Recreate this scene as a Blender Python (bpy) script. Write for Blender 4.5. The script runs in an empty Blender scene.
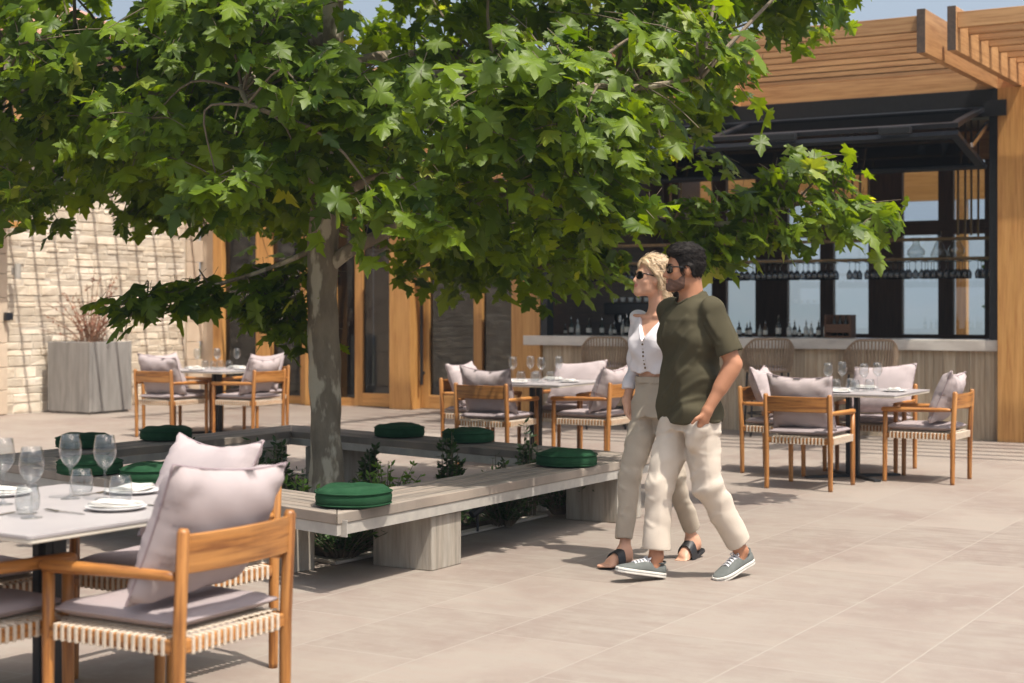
EXPOSURE = 0.93; NCLUMP = 190; LEAVES = 56; HAZE = 0.0011
import bpy, math, random
import numpy as np
from math import radians, sin, cos, pi, sqrt, atan2
random.seed(7); RNG = np.random.default_rng(11)
SC = bpy.context.scene; COL = SC.collection
# ---------------------------------------------------------------- frame of the buildings
TH = radians(30.4); OX, OY = 5.30, 17.06
UX, UY = cos(TH), -sin(TH); VX, VY = sin(TH), cos(TH)
def F(s, w, z=0.0): return (OX + UX*s + VX*w, OY + UY*s + VY*w, z)

# ---------------------------------------------------------------- materials
def nt(name):
    m = bpy.data.materials.new(name); m.use_nodes = True
    t = m.node_tree; t.nodes.clear()
    out = t.nodes.new('ShaderNodeOutputMaterial')
    b = t.nodes.new('ShaderNodeBsdfPrincipled')
    t.links.new(b.outputs[0], out.inputs[0])
    return m, t, b, out
def mixc(t, fac, a, b, mode='MIX'):
    n = t.nodes.new('ShaderNodeMix'); n.data_type = 'RGBA'; n.blend_type = mode
    for i, v in ((0, fac), (6, a), (7, b)):
        if hasattr(v, 'links'): t.links.new(v, n.inputs[i])
        elif isinstance(v, (int, float)): n.inputs[i].default_value = v
        else: n.inputs[i].default_value = (*v, 1)
    return n.outputs[2]
def coords(t, kind, scale=(1, 1, 1), rand=True):
    if kind == 'gc':
        a = t.nodes.new('ShaderNodeAttribute'); a.attribute_name = 'gc'; src = a.outputs['Vector']
    else:
        a = t.nodes.new('ShaderNodeTexCoord'); src = a.outputs['Object']
    if rand:
        oi = t.nodes.new('ShaderNodeObjectInfo')
        ml = t.nodes.new('ShaderNodeMath'); ml.operation = 'MULTIPLY'; ml.inputs[1].default_value = 37.0
        t.links.new(oi.outputs['Random'], ml.inputs[0])
        ad = t.nodes.new('ShaderNodeVectorMath'); ad.operation = 'ADD'
        t.links.new(src, ad.inputs[0]); t.links.new(ml.outputs[0], ad.inputs[1]); src = ad.outputs[0]
    mp = t.nodes.new('ShaderNodeMapping'); mp.inputs['Scale'].default_value = scale
    t.links.new(src, mp.inputs[0])
    return mp.outputs[0]
def noise(t, vec, scale, detail=4, rough=.55, dist=0):
    n = t.nodes.new('ShaderNodeTexNoise'); n.inputs['Scale'].default_value = scale
    n.inputs['Detail'].default_value = detail; n.inputs['Roughness'].default_value = rough
    n.inputs['Distortion'].default_value = dist
    t.links.new(vec, n.inputs['Vector']); return n.outputs[0]
def ramp(t, fac, a=.3, b=.7):
    r = t.nodes.new('ShaderNodeMapRange'); r.inputs[1].default_value = a; r.inputs[2].default_value = b
    t.links.new(fac, r.inputs[0]); return r.outputs[0]
def bump(t, b, h, strength=.3, dist=.01):
    n = t.nodes.new('ShaderNodeBump'); n.inputs['Strength'].default_value = strength
    n.inputs['Distance'].default_value = dist
    t.links.new(h, n.inputs['Height']); t.links.new(n.outputs[0], b.inputs['Normal'])
def mk(name, c1, c2=None, scale=8, rough=.6, bmp=.15, kind='obj', mapping=(1, 1, 1), c3=None, big=1.5, metal=0, spec=.5, bdist=.004, piece=0.0, fine=None, edge=(.45, .72), edge1=(.35, .68)):
    m, t, b, o = nt(name)
    c2 = c2 or tuple(x*.8 for x in c1)
    v = coords(t, kind, mapping)
    n1 = noise(t, v, scale, 6, .6)
    col = mixc(t, ramp(t, n1, *edge1), c1, c2)
    if c3:
        n2 = noise(t, v, big, 4, .55)
        col = mixc(t, ramp(t, n2, *edge), col, c3)
    if piece:
        a = t.nodes.new('ShaderNodeAttribute'); a.attribute_name = 'pr'
        r = ramp(t, a.outputs['Fac'], 0, 1)
        mr = t.nodes.new('ShaderNodeMapRange'); mr.inputs[3].default_value = 1-piece; mr.inputs[4].default_value = 1+piece
        t.links.new(a.outputs['Fac'], mr.inputs[0])
        cb = t.nodes.new('ShaderNodeCombineColor')
        for i in range(3): t.links.new(mr.outputs[0], cb.inputs[i])
        col = mixc(t, 1.0, col, cb.outputs[0], 'MULTIPLY')
    t.links.new(col, b.inputs['Base Color'])
    b.inputs['Roughness'].default_value = rough; b.inputs['Metallic'].default_value = metal
    b.inputs['Specular IOR Level'].default_value = spec
    if bmp:
        h = n1
        if fine:
            n3 = noise(t, v, fine, 3, .6)
            ad = t.nodes.new('ShaderNodeMath'); ad.operation = 'ADD'
            t.links.new(n1, ad.inputs[0]); t.links.new(n3, ad.inputs[1]); h = ad.outputs[0]
        bump(t, b, h, bmp, bdist)
    return m
WOODMAP = (1.2, 22, 22)
M = {}
M['teak'] = mk('teak', (.41, .17, .04), (.17, .058, .013), 2.6, .42, .12, 'gc', WOODMAP, (.47, .22, .065), 1.2, piece=.2, edge1=(.43, .62))
M['pergola'] = mk('pergola_timber', (.46, .25, .105), (.34, .165, .062), 2.2, .6, .2, 'gc', WOODMAP, (.53, .30, .13), .8, piece=.22, edge1=(.42, .62))
M['endgrain'] = mk('end_grain', (.10, .065, .045), (.06, .04, .03), 30, .8, .2)
M['doorwood'] = mk('door_timber', (.55, .285, .085), (.43, .195, .055), 2.2, .45, .1, 'gc', WOODMAP, (.62, .33, .11), .8, piece=.14, edge1=(.42, .62))
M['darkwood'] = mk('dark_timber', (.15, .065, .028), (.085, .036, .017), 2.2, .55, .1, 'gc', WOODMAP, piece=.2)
M['benchwood'] = mk('weathered_bench_timber', (.24, .205, .17), (.14, .118, .098), 2.6, .75, .3, 'gc', WOODMAP, (.30, .24, .19), 1.0, piece=.22, edge1=(.40, .62))
M['galv'] = mk('galvanised_steel', (.42, .39, .345), (.34, .315, .28), 12, .6, .05, metal=.1)
M['board'] = mk('board_marked_concrete', (.36, .315, .255), (.21, .18, .145), 3.5, .85, .4, 'obj', (9, 9, .9), (.42, .385, .33), 1.1, bdist=.006, fine=18)
M['barboard'] = mk('weathered_boards', (.43, .33, .22), (.27, .195, .13), 2.4, .8, .3, 'gc', WOODMAP, (.48, .40, .29), .9, piece=.2)
M['planter'] = mk('grey_concrete', (.27, .255, .235), (.19, .175, .16), 2.2, .8, .25, 'obj', (6, 6, .8), (.33, .31, .285), 1.3, fine=20)
M['fabric'] = mk('lilac_grey_canvas', (.43, .365, .36), (.385, .325, .32), 3.0, .95, .35, bdist=.006, spec=.2, fine=500)
M['piping'] = mk('pillow_piping', (.30, .235, .245), (.26, .2, .21), 20, .95, .1, spec=.2)
M['seatfab'] = mk('taupe_canvas', (.35, .295, .295), (.31, .26, .26), 3.0, .95, .3, bdist=.006, spec=.2, fine=500)
M['cord'] = mk('cream_cord', (.62, .53, .42), (.48, .40, .31), 60, .85, .3)
M['green'] = mk('green_canvas', (.017, .064, .028), (.012, .046, .020), 7, .95, .5, bdist=.006, spec=.12, fine=350, c3=(.028, .082, .040), big=5)
M['tabletop'] = mk('pale_stone_top', (.36, .33, .325), (.32, .295, .295), 4, .42, .05, c3=(.39, .36, .35))
M['tableedge'] = mk('cream_edge', (.70, .64, .54), (.62, .56, .46), 8, .5, .05)
M['black'] = mk('black_metal', (.022, .023, .026), (.016, .017, .019), 20, .45, .05, metal=.2)
M['framegrey'] = mk('dark_grey_aluminium', (.036, .040, .050), (.03, .034, .042), 14, .38, .03, metal=.5)
M['marble'] = mk('veined_marble', (.66, .615, .55), (.56, .51, .45), 1.6, .3, .03, 'obj', (1, 2, 3), (.45, .40, .35), 2.2)
M['rope'] = mk('taupe_rope', (.30, .22, .15), (.21, .15, .10), 40, .85, .4)
M['plate'] = mk('white_glaze', (.78, .77, .76), (.74, .73, .72), 10, .18, 0)
M['napkin'] = mk('linen_napkin', (.72, .69, .64), (.66, .63, .58), 20, .95, .4, bdist=.004)
M['steel'] = mk('polished_steel', (.55, .54, .52), (.5, .49, .47), 10, .18, 0, metal=1)
M['bronze'] = mk('bronze_bar', (.20, .125, .06), (.14, .09, .045), 20, .35, 0, metal=.8)
M['plaster'] = mk('white_plaster', (.62, .57, .50), (.56, .51, .45), 6, .9, .15)
M['soil'] = mk('dark_soil', (.065, .045, .032), (.035, .025, .018), 12, .95, .8, bdist=.03)
M['kerb'] = mk('pale_kerb_stone', (.50, .44, .37), (.42, .37, .31), 5, .85, .2)
M['bark'] = mk('plane_bark', (.27, .215, .15), (.175, .137, .095), 9, .9, .6, 'obj', (1, 1, .4), (.50, .43, .32), 7, bdist=.012, fine=40, edge=(.52, .58))
M['twig'] = mk('twig_bark', (.16, .125, .085), (.11, .085, .055), 20, .9, .2)
M['roof'] = mk('clay_tile', (.46, .22, .15), (.34, .15, .10), 5, .8, .2, piece=.2, kind='gc', c3=(.54, .33, .25))
M['stone'] = mk('limestone_rubble', (.68, .585, .455), (.54, .445, .335), 5, .92, .7, 'obj', (1, 1, 1.6), (.75, .665, .55), 1.7, piece=.16, bdist=.012, fine=26)
M['mortar'] = mk('pale_mortar', (.56, .49, .40), (.50, .43, .35), 14, .95, .5, bdist=.01)
M['quoin'] = mk('dressed_limestone', (.60, .48, .36), (.52, .41, .30), 6, .9, .3, piece=.1, kind='obj')
M['skin'] = mk('skin_tan', (.42, .195, .108), (.37, .168, .092), 12, .5, .04, spec=.4)
M['skinf'] = mk('skin_fair', (.56, .31, .205), (.52, .28, .18), 12, .48, .04, spec=.4)
M['lips'] = mk('lips', (.50, .17, .14), (.46, .15, .12), 12, .4, 0)
M['hairdark'] = mk('dark_hair', (.010, .008, .007), (.018, .014, .012), 4, .6, .5, 'obj', (40, 6, 40), bdist=.006, spec=.12)
M['stubble'] = mk('beard_stubble', (.15, .078, .052), (.085, .046, .032), 160, .8, .3)
M['hairblond'] = mk('blond_hair', (.50, .355, .21), (.30, .195, .105), 4, .42, .55, 'obj', (45, 5, 30), (.64, .50, .33), 2, bdist=.006)
M['tshirt'] = mk('olive_jersey', (.068, .059, .034), (.058, .050, .029), 6, .9, .25, spec=.2, bdist=.005, fine=400)
M['manpants'] = mk('ecru_linen', (.60, .52, .435), (.54, .465, .385), 6, .92, .35, spec=.2, bdist=.006, fine=350)
M['womanpants'] = mk('sand_linen', (.44, .375, .30), (.39, .33, .26), 6, .92, .35, spec=.2, bdist=.006, fine=350)
M['blouse'] = mk('white_cotton', (.76, .72, .735), (.70, .66, .68), 5, .9, .3, spec=.2, bdist=.006, fine=300)
M['sneaker'] = mk('grey_green_canvas', (.135, .143, .135), (.11, .118, .11), 30, .9, .2, spec=.2)
M['rubber'] = mk('off_white_rubber', (.66, .63, .57), (.58, .55, .49), 20, .6, .05)
M['laces'] = mk('white_laces', (.74, .72, .72), (.66, .64, .66), 30, .9, .1)
M['sandal'] = mk('black_leather', (.016, .015, .016), (.012, .011, .012), 20, .5, .1)
M['shades'] = mk('black_lens', (.006, .006, .007), (.006, .006, .007), 5, .08, 0)
M['tort'] = mk('tortoiseshell', (.03, .014, .008), (.012, .007, .005), 60, .2, 0)
M['plantstem'] = mk('dry_stem', (.30, .16, .09), (.22, .12, .07), 20, .9, .1)
M['copper'] = mk('pump_metal', (.35, .33, .31), (.28, .26, .25), 15, .3, 0, metal=.9)
M['bottleg'] = mk('dark_bottle', (.012, .022, .014), (.02, .012, .008), 5, .12, 0)
M['bottlec'] = mk('amber_bottle', (.10, .045, .015), (.06, .03, .01), 5, .12, 0)
M['bottlew'] = mk('pale_bottle', (.42, .44, .42), (.36, .38, .36), 5, .12, 0)
M['paper'] = mk('bottle_label', (.55, .52, .46), (.5, .47, .41), 20, .8, 0)

def leafmat(name, c1, c2, c3, trans, rough=.38, tf=.36):
    m, t, b, o = nt(name)
    a = t.nodes.new('ShaderNodeAttribute'); a.attribute_name = 'pr'
    r = t.nodes.new('ShaderNodeValToRGB'); e = r.color_ramp.elements
    e[0].color = (*c2, 1); e[1].color = (*c3, 1); e[1].position = 1.0
    k = e.new(.5); k.color = (*c1, 1); k = e.new(.9); k.color = tuple(x*1.15 for x in c1)+(1,)
    t.links.new(a.outputs['Fac'], r.inputs[0])
    v = coords(t, 'obj', (1, 1, 1), False)
    col = mixc(t, .35, r.outputs[0], mixc(t, ramp(t, noise(t, v, 22, 3)), (.5, .5, .5), (1, 1, 1)), 'MULTIPLY')
    t.links.new(col, b.inputs['Base Color'])
    b.inputs['Roughness'].default_value = rough; b.inputs['Specular IOR Level'].default_value = .4
    tr = t.nodes.new('ShaderNodeBsdfTranslucent')
    t.links.new(mixc(t, 1.0, r.outputs[0], trans, 'MULTIPLY'), tr.inputs[0])
    mx = t.nodes.new('ShaderNodeMixShader'); mx.inputs[0].default_value = tf
    t.links.new(b.outputs[0], mx.inputs[1]); t.links.new(tr.outputs[0], mx.inputs[2])
    t.links.new(mx.outputs[0], o.inputs[0])
    return m
M['leaf'] = leafmat('plane_leaf', (.122, .190, .009), (.044, .088, .006), (.46, .48, .14), (2.9, 2.5, .35), .48, .40)
M['shrub'] = leafmat('shrub_leaf', (.035, .075, .018), (.02, .042, .013), (.10, .17, .04), (2, 2, 1.2), .45, .25)
M['lime'] = leafmat('lime_leaf', (.12, .22, .03), (.09, .16, .02), (.2, .3, .06), (2, 2, 1), .45, .3)
M['redleaf'] = leafmat('dry_red_leaf', (.33, .15, .10), (.22, .10, .07), (.42, .24, .16), (1.6, 1.4, 1.2), .7, .3)

def glassmat(name, tint, refl=1.0, ior=1.5, add=0.0, rough=0.0):
    m, t, b, o = nt(name); t.nodes.remove(b)
    tr = t.nodes.new('ShaderNodeBsdfTransparent'); tr.inputs[0].default_value = (*tint, 1)
    gl = t.nodes.new('ShaderNodeBsdfGlossy'); gl.inputs['Roughness'].default_value = rough
    fr = t.nodes.new('ShaderNodeFresnel'); gm = t.nodes.new('ShaderNodeNewGeometry'); ir = t.nodes.new('ShaderNodeMapRange')
    ir.inputs[3].default_value = ior; ir.inputs[4].default_value = 1/ior   # thin sheet: same reflectance from both sides
    t.links.new(gm.outputs['Backfacing'], ir.inputs[0]); t.links.new(ir.outputs[0], fr.inputs[0])
    ml = t.nodes.new('ShaderNodeMath'); ml.operation = 'MULTIPLY_ADD'; ml.inputs[1].default_value = refl; ml.inputs[2].default_value = add
    ml.use_clamp = True
    t.links.new(fr.outputs[0], ml.inputs[0])
    mx = t.nodes.new('ShaderNodeMixShader')
    t.links.new(ml.outputs[0], mx.inputs[0]); t.links.new(tr.outputs[0], mx.inputs[1]); t.links.new(gl.outputs[0], mx.inputs[2])
    t.links.new(mx.outputs[0], o.inputs[0]); return m
M['pane'] = glassmat('window_glass', (.94, .96, .97), 1.3, 1.5, .03, .01)
M['doorglass'] = glassmat('door_glass', (.40, .43, .47), 1.25, 1.5, .012, .012)
M['smoked'] = glassmat('smoked_glass', (.03, .03, .034), .8, 1.5, .01, .04)
M['hangglass'] = glassmat('rack_glass', (.56, .58, .60), 1.8, 1.5, .03, .01)  # clear glass; grey tint put in for the dark outlines refraction would give
M['clear'] = glassmat('clear_glass', (.93, .94, .94), 1.2, 1.5, .015, .01)

# ---------------------------------------------------------------- mesh builder
class MB:
    def __init__(s): s.v = []; s.f = []; s.mi = []; s.gc = []; s.pr = []
    def add(s, vs, fs, mi=0, gc=None, pr=None):
        n = len(s.v); s.v += [tuple(map(float, v)) for v in vs]
        s.f += [tuple(i+n for i in f) for f in fs]
        s.mi += [mi]*len(fs) if isinstance(mi, int) else list(mi)
        off = random.uniform(0, 50)
        if gc is None: gc = vs
        s.gc += [(float(g[0])+off, float(g[1])+off*.7, float(g[2])+off*.3) for g in gc]
        s.pr += [random.random() if pr is None else pr]*len(vs)
    def box(s, c, d, rz=0, mi=0, R=None, pr=None):
        d = [x/2 for x in d]; L = sorted(range(3), key=lambda i: -d[i])
        loc = [(a*d[0], b*d[1], e*d[2]) for a in (-1, 1) for b in (-1, 1) for e in (-1, 1)]
        if R is None: ca, sa = cos(rz), sin(rz); R = ((ca, -sa, 0), (sa, ca, 0), (0, 0, 1))
        vs = [tuple(c[i]+sum(R[i][j]*l[j] for j in range(3)) for i in range(3)) for l in loc]
        gc = [(l[L[0]], l[L[1]], l[L[2]]) for l in loc]
        s.add(vs, [(0, 1, 3, 2), (4, 6, 7, 5), (0, 4, 5, 1), (2, 3, 7, 6), (0, 2, 6, 4), (1, 5, 7, 3)], mi, gc, pr)
    def span(s, a, b, mi=0, pr=None):
        s.box([(a[i]+b[i])/2 for i in range(3)], [abs(b[i]-a[i]) for i in range(3)], 0, mi, None, pr)
    def bar(s, p0, p1, w, h, mi=0, up=(0, 0, 1)):
        a = np.array(p1, float)-np.array(p0, float); L = np.linalg.norm(a); a /= L
        up = np.array(up, float); x = np.cross(a, up)
        if np.linalg.norm(x) < 1e-6: x = np.cross(a, (0, 1, 0))
        x /= np.linalg.norm(x); z = np.cross(x, a)
        c = (np.array(p0, float)+np.array(p1, float))/2
        R = [[a[i], x[i], z[i]] for i in range(3)]
        s.box(c, (L, w, h), 0, mi, R)
    def tube(s, P, r, n=8, mi=0, cap=True, pr=None):
        P = [np.array(p, float) for p in P]; r = [r]*len(P) if isinstance(r, (int, float)) else r
        vs = []; gc = []; ref = None; al = 0
        for i, p in enumerate(P):
            t = (P[min(i+1, len(P)-1)]-P[max(i-1, 0)]); t = t/(np.linalg.norm(t)+1e-12)
            if ref is None: ref = np.array((0, 0, 1.)) if abs(t[2]) < .9 else np.array((1., 0, 0))
            x = ref-t*np.dot(ref, t); x /= np.linalg.norm(x)+1e-12; ref = x; y = np.cross(t, x)
            if i: al += np.linalg.norm(p-P[i-1])
            for k in range(n):
                a = 2*pi*k/n; vs.append(p+r[i]*(cos(a)*x+sin(a)*y)); gc.append((al, r[i]*cos(a), r[i]*sin(a)))
        fs = [(i*n+k, i*n+(k+1) % n, (i+1)*n+(k+1) % n, (i+1)*n+k) for i in range(len(P)-1) for k in range(n)]
        if cap: fs += [tuple(range(n-1, -1, -1)), tuple((len(P)-1)*n+k for k in range(n))]
        s.add(vs, fs, mi, gc, pr)
    def lathe(s, prof, n=20, c=(0, 0, 0), mi=0, close=False):
        vs = [(c[0]+r*cos(2*pi*k/n), c[1]+r*sin(2*pi*k/n), c[2]+z) for r, z in prof for k in range(n)]
        m = len(prof)
        fs = [(i*n+k, i*n+(k+1) % n, (i+1)*n+(k+1) % n, (i+1)*n+k) for i in range(m-1) for k in range(n)]
        if close: fs += [tuple(range(n-1, -1, -1)), tuple((m-1)*n+k for k in range(n))]
        s.add(vs, fs, mi)
    def prism(s, poly, z0, z1, mi=0, gc=None):
        n = len(poly); vs = [(x, y, z0) for x, y in poly]+[(x, y, z1) for x, y in poly]
        fs = [tuple(range(n-1, -1, -1)), tuple(range(n, 2*n))]+[(k, (k+1) % n, n+(k+1) % n, n+k) for k in range(n)]
        s.add(vs, fs, mi, gc*2 if gc else None)
    def build(s, name, mats, parent=None, smooth=False, bevel=0, loc=None, rz=None, seg=2):
        me = bpy.data.meshes.new(name); me.from_pydata(s.v, [], s.f)
        for m in (mats if isinstance(mats, (list, tuple)) else [mats]): me.materials.append(m)
        me.polygons.foreach_set('material_index', s.mi)
        a = me.attributes.new('gc', 'FLOAT_VECTOR', 'POINT'); a.data.foreach_set('vector', np.array(s.gc, np.float32).ravel())
        a = me.attributes.new('pr', 'FLOAT', 'POINT'); a.data.foreach_set('value', np.array(s.pr, np.float32))
        me.update()
        o = bpy.data.objects.new(name, me); COL.objects.link(o)
        if parent: o.parent = parent
        if loc is not None: o.location = loc
        if rz is not None: o.rotation_euler = (0, 0, rz)
        if smooth: me.polygons.foreach_set('use_smooth', [True]*len(me.polygons))
        if bevel:
            b = o.modifiers.new('bevel', 'BEVEL'); b.width = bevel; b.segments = seg; b.limit_method = 'ANGLE'; b.angle_limit = radians(40)
        return o
def tag(o, label=None, cat=None, group=None, kind=None):
    if label: o['label'] = label
    if cat: o['category'] = cat
    if group: o['group'] = group
    if kind: o['kind'] = kind
    return o
def thing(name, loc, rz, label, cat, group=None):
    o = bpy.data.objects.new(name, None); COL.objects.link(o); o.empty_display_size = .1
    o.location = loc; o.rotation_euler = (0, 0, rz); return tag(o, label, cat, group)
def dup(o, loc=None, rz=None, label=None, parent=None, group=None):
    c = o.copy(); COL.objects.link(c)
    if parent: c.parent = parent
    if loc is not None: c.location = loc
    if rz is not None: c.rotation_euler = (o.rotation_euler[0], o.rotation_euler[1], rz)
    if label: c['label'] = label
    if group: c['group'] = group
    for ch in list(KIDS.get(o.name, [])):
        d = ch.copy(); COL.objects.link(d); d.parent = c; KIDS.setdefault(c.name, []).append(d)
        for g in KIDS.get(ch.name, []):
            e = g.copy(); COL.objects.link(e); e.parent = d; KIDS.setdefault(d.name, []).append(e)
    return c
KIDS = {}
def kids(root):
    for o in bpy.data.objects:
        if o.parent is root: KIDS.setdefault(root.name, []).append(o)
    for k in KIDS.get(root.name, []):
        for o in bpy.data.objects:
            if o.parent is k: KIDS.setdefault(k.name, []).append(o)
    return root
# ================================================================ camera, light, sky
cd = bpy.data.cameras.new('camera'); cam = bpy.data.objects.new('camera', cd); COL.objects.link(cam)
cam.location = (0, 0, 1.45); cam.rotation_euler = (pi/2, 0, 0)
cd.sensor_width = 36; cd.lens = 1565/1024*36; cd.shift_y = -33.5/1024; cd.clip_end = 20000
cd.dof.use_dof = True; cd.dof.focus_distance = 8.7; cd.dof.aperture_fstop = 2.8
SC.camera = cam
sunv = np.array((.308, -.3545, 1.0)); sunv /= np.linalg.norm(sunv)
el = math.asin(sunv[2]); az = atan2(sunv[0], sunv[1])
W = bpy.data.worlds.new('World'); SC.world = W; W.use_nodes = True
wt = W.node_tree; bg = wt.nodes['Background']
sky = wt.nodes.new('ShaderNodeTexSky'); sky.sky_type = 'NISHITA'; sky.sun_disc = False
sky.sun_elevation = el; sky.sun_rotation = az; sky.air_density = .9; sky.dust_density = 9; sky.ozone_density = 1.0
wt.links.new(sky.outputs[0], bg.inputs[0]); bg.inputs[1].default_value = .10
ld = bpy.data.lights.new('sun', 'SUN'); ld.energy = 5.0; ld.angle = radians(.53); ld.color = (1, .94, .85)
sun = bpy.data.objects.new('sun', ld); COL.objects.link(sun)
from mathutils import Vector
sun.rotation_euler = Vector(sunv).to_track_quat('Z', 'Y').to_euler(); sun.location = (0, 0, 30)
SC.view_settings.view_transform = 'Standard'; SC.view_settings.look = 'None'; SC.view_settings.exposure = EXPOSURE; SC.view_settings.gamma = 1
SC.render.engine = 'CYCLES'; SC.cycles.use_denoising = True; SC.cycles.max_bounces = 8; SC.cycles.transparent_max_bounces = 24
SC.cycles.sample_clamp_indirect = 6; SC.cycles.caustics_reflective = False; SC.cycles.caustics_refractive = False
SC.cycles.volume_bounces = 0

# ================================================================ terrain, hills, paving
def terrain_z(x, y):
    r = math.hypot(x, y-15)
    if r < 45: return -.12
    k = min(1, (r-45)/500); k = k*k*(3-2*k)
    z = -.12-70*k
    a = atan2(x, y)
    if r > 700 and y > 0:
        q = min(1, (r-700)/2000); q = q*q*(3-2*q)
        z += q*(200+55*sin(3.1*a+.6)+34*sin(7.3*a+1.9)+20*sin(17*a+.4)+9*sin(41*a))
        z += 14*sin(x*.013+2*sin(y*.006))*min(1, (r-700)/600)+8*sin(y*.021+x*.017)
    return z
b = MB(); rs = [0, 20, 44, 60, 90, 140, 220, 340, 500, 650, 800, 950, 1100, 1300, 1500, 1700, 1900, 2150, 2400, 2700, 3000, 3400]; na = 220
vs = []
for r in rs:
    for k in range(na):
        a = 2*pi*k/na; x, y = r*sin(a), 15+r*cos(a); vs.append((x, y, terrain_z(x, y)))
fs = [(i*na+k, i*na+(k+1) % na, (i+1)*na+(k+1) % na, (i+1)*na+k) for i in range(len(rs)-1) for k in range(na)]
b.add(vs, [f[::-1] for f in fs])
M['hills'] = mk('scrub_hillside', (.10, .12, .05), (.17, .15, .085), .012, 1, 0, c3=(.06, .085, .035), big=.005)
tag(b.build('ground', M['hills'], smooth=True), kind='structure')

def paving_mat():
    m, t, bs, o = nt('travertine_paving')
    v = coords(t, 'obj', (1, 1, 1), False)
    br = t.nodes.new('ShaderNodeTexBrick'); br.offset = .4; br.offset_frequency = 2; br.squash = 1
    rot = t.nodes.new('ShaderNodeMapping'); rot.inputs['Rotation'].default_value = (0, 0, pi/2); rot.inputs['Location'].default_value = (-.43, .14, 0)
    t.links.new(v, rot.inputs[0]); t.links.new(rot.outputs[0], br.inputs['Vector'])
    br.inputs['Scale'].default_value = 1; br.inputs['Brick Width'].default_value = 1.0; br.inputs['Row Height'].default_value = .593
    br.inputs['Mortar Size'].default_value = .006; br.inputs['Mortar Smooth'].default_value = .8; br.inputs['Bias'].default_value = 0
    br.inputs['Color1'].default_value = (0, 0, 0, 1); br.inputs['Color2'].default_value = (1, 1, 1, 1); br.inputs['Mortar'].default_value = (.5, .5, .5, 1)
    base = mixc(t, br.outputs[0], (0.305, 0.252, 0.212), (0.212, 0.165, 0.139))
    st = t.nodes.new('ShaderNodeMapping'); st.inputs['Scale'].default_value = (1.0, 5, 1); t.links.new(v, st.inputs[0])
    # streaks run along the facade direction inside each slab
    n1 = noise(t, st.outputs[0], 2.6, 7, .62, .4)
    base = mixc(t, ramp(t, n1, .36, .68), base, (0.282, 0.244, 0.206))
    n2 = noise(t, v, .9, 6, .6, .3)
    base = mixc(t, ramp(t, n2, .46, .70), base, (0.216, 0.163, 0.138))
    n4 = noise(t, v, 38, 4, .7)
    base = mixc(t, ramp(t, n4, .64, .74), base, (0.179, 0.139, 0.107))
    n5 = noise(t, v, 6, 6, .7)
    base = mixc(t, ramp(t, n5, .48, .74), base, (0.292, 0.254, 0.212))
    col = mixc(t, br.outputs['Fac'], base, (0.318, 0.278, 0.236))
    t.links.new(col, bs.inputs['Base Color']); bs.inputs['Roughness'].default_value = .62
    inv = t.nodes.new('ShaderNodeMath'); inv.operation = 'MULTIPLY_ADD'; inv.inputs[1].default_value = -.7
    t.links.new(br.outputs['Fac'], inv.inputs[0]); t.links.new(n1, inv.inputs[2])
    bump(t, bs, inv.outputs[0], .25, .004)
    return m
M['paving'] = paving_mat()
b = MB(); x0, x1, y0, y1 = -22, 14, -26, 7
nx, ny = 36, 33
vs = [(x0+(x1-x0)*i/nx, y0+(y1-y0)*j/ny, 0) for i in range(nx+1) for j in range(ny+1)]
fs = [(i*(ny+1)+j, (i+1)*(ny+1)+j, (i+1)*(ny+1)+j+1, i*(ny+1)+j+1) for i in range(nx) for j in range(ny)]
b.add(vs, fs); tag(b.build('paving', M['paving'], loc=F(0, 0, 0), rz=-TH), kind='structure')

# ================================================================ pergola
pg = thing('pergola', F(0, 0, 0), -TH, 'long cantilevered timber pergola with close slats shading the bar and glazed doors', 'pergola')
BZ0, BZ1 = 3.84, 4.25
beams = [-.05, .235, 3.2, -3.05, -6.02, -9.1, -12.35]
for s in beams:
    b = MB(); b.span((s-.039, -2.82, BZ0), (s+.039, 1.5, BZ1))
    b.build('beam', M['pergola'], pg, bevel=.004)
    b = MB(); b.span((s-.0395, -2.826, BZ0-.0004), (s+.0395, -2.8195, BZ1+.0004)); b.build('beam_end', M['endgrain'], pg)
b = MB(); b.span((.045, -2.25, 3.99), (.14, -2.17, 4.11)); b.build('bracket', M['black'], pg)
sb = sorted(beams)
for a, c in zip(sb[:-1], sb[1:]):
    if c-a < .5: continue
    b = MB(); k = 0
    while -2.77+.2*k < 1.45:
        w = -2.77+.4*k; k += 1
        if w > 1.42: break
        b.span((a+.0415, w, 4.055), (c-.0415, w+(.03 if a < -12 else .085), 4.20))
    b.build('slat_deck', M['pergola'], pg, bevel=.003)

# ================================================================ bar building
bb = thing('bar_building', F(0, 0, 0), -TH, 'timber bar building with wide open hatch, black steel frame and rear windows', 'building')
b = MB(); b.span((.02, -.12, 0), (.30, .25, 3.835)); b.span((.304, -.12, 0), (.56, .25, 3.835)); b.build('post', M['doorwood'], bb, bevel=.004)
b = MB(); b.span((-6.12, -.06, 0), (-5.70, .25, 3.835)); b.build('post', M['doorwood'], bb, bevel=.004)
b = MB(); b.span((-.085, -.05, 1.10), (.016, .12, 3.79)); b.build('frame_upright', M['black'], bb, bevel=.003)
b = MB(); b.span((-5.697, -.05, 1.10), (-5.60, .12, 3.79)); b.build('frame_upright', M['black'], bb, bevel=.003)
b = MB(); b.span((-5.697, -.07, 3.53), (.016, .15, 3.835)); b.build('header', M['black'], bb, bevel=.003)
b = MB(); b.span((-.13, -.16, 3.53), (.12, -.122, 3.70)); b.build('header_bracket', M['black'], bb, bevel=.003)
b = MB(); b.span((-6.12, .02, 3.838), (3.1, .10, 4.05)); b.build('fascia', M['pergola'], bb)
b = MB(); b.span((-6.1, 1.55, 4.255), (3.3, 6.2, 4.40)); b.build('roof', M['plaster'], bb)
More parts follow.
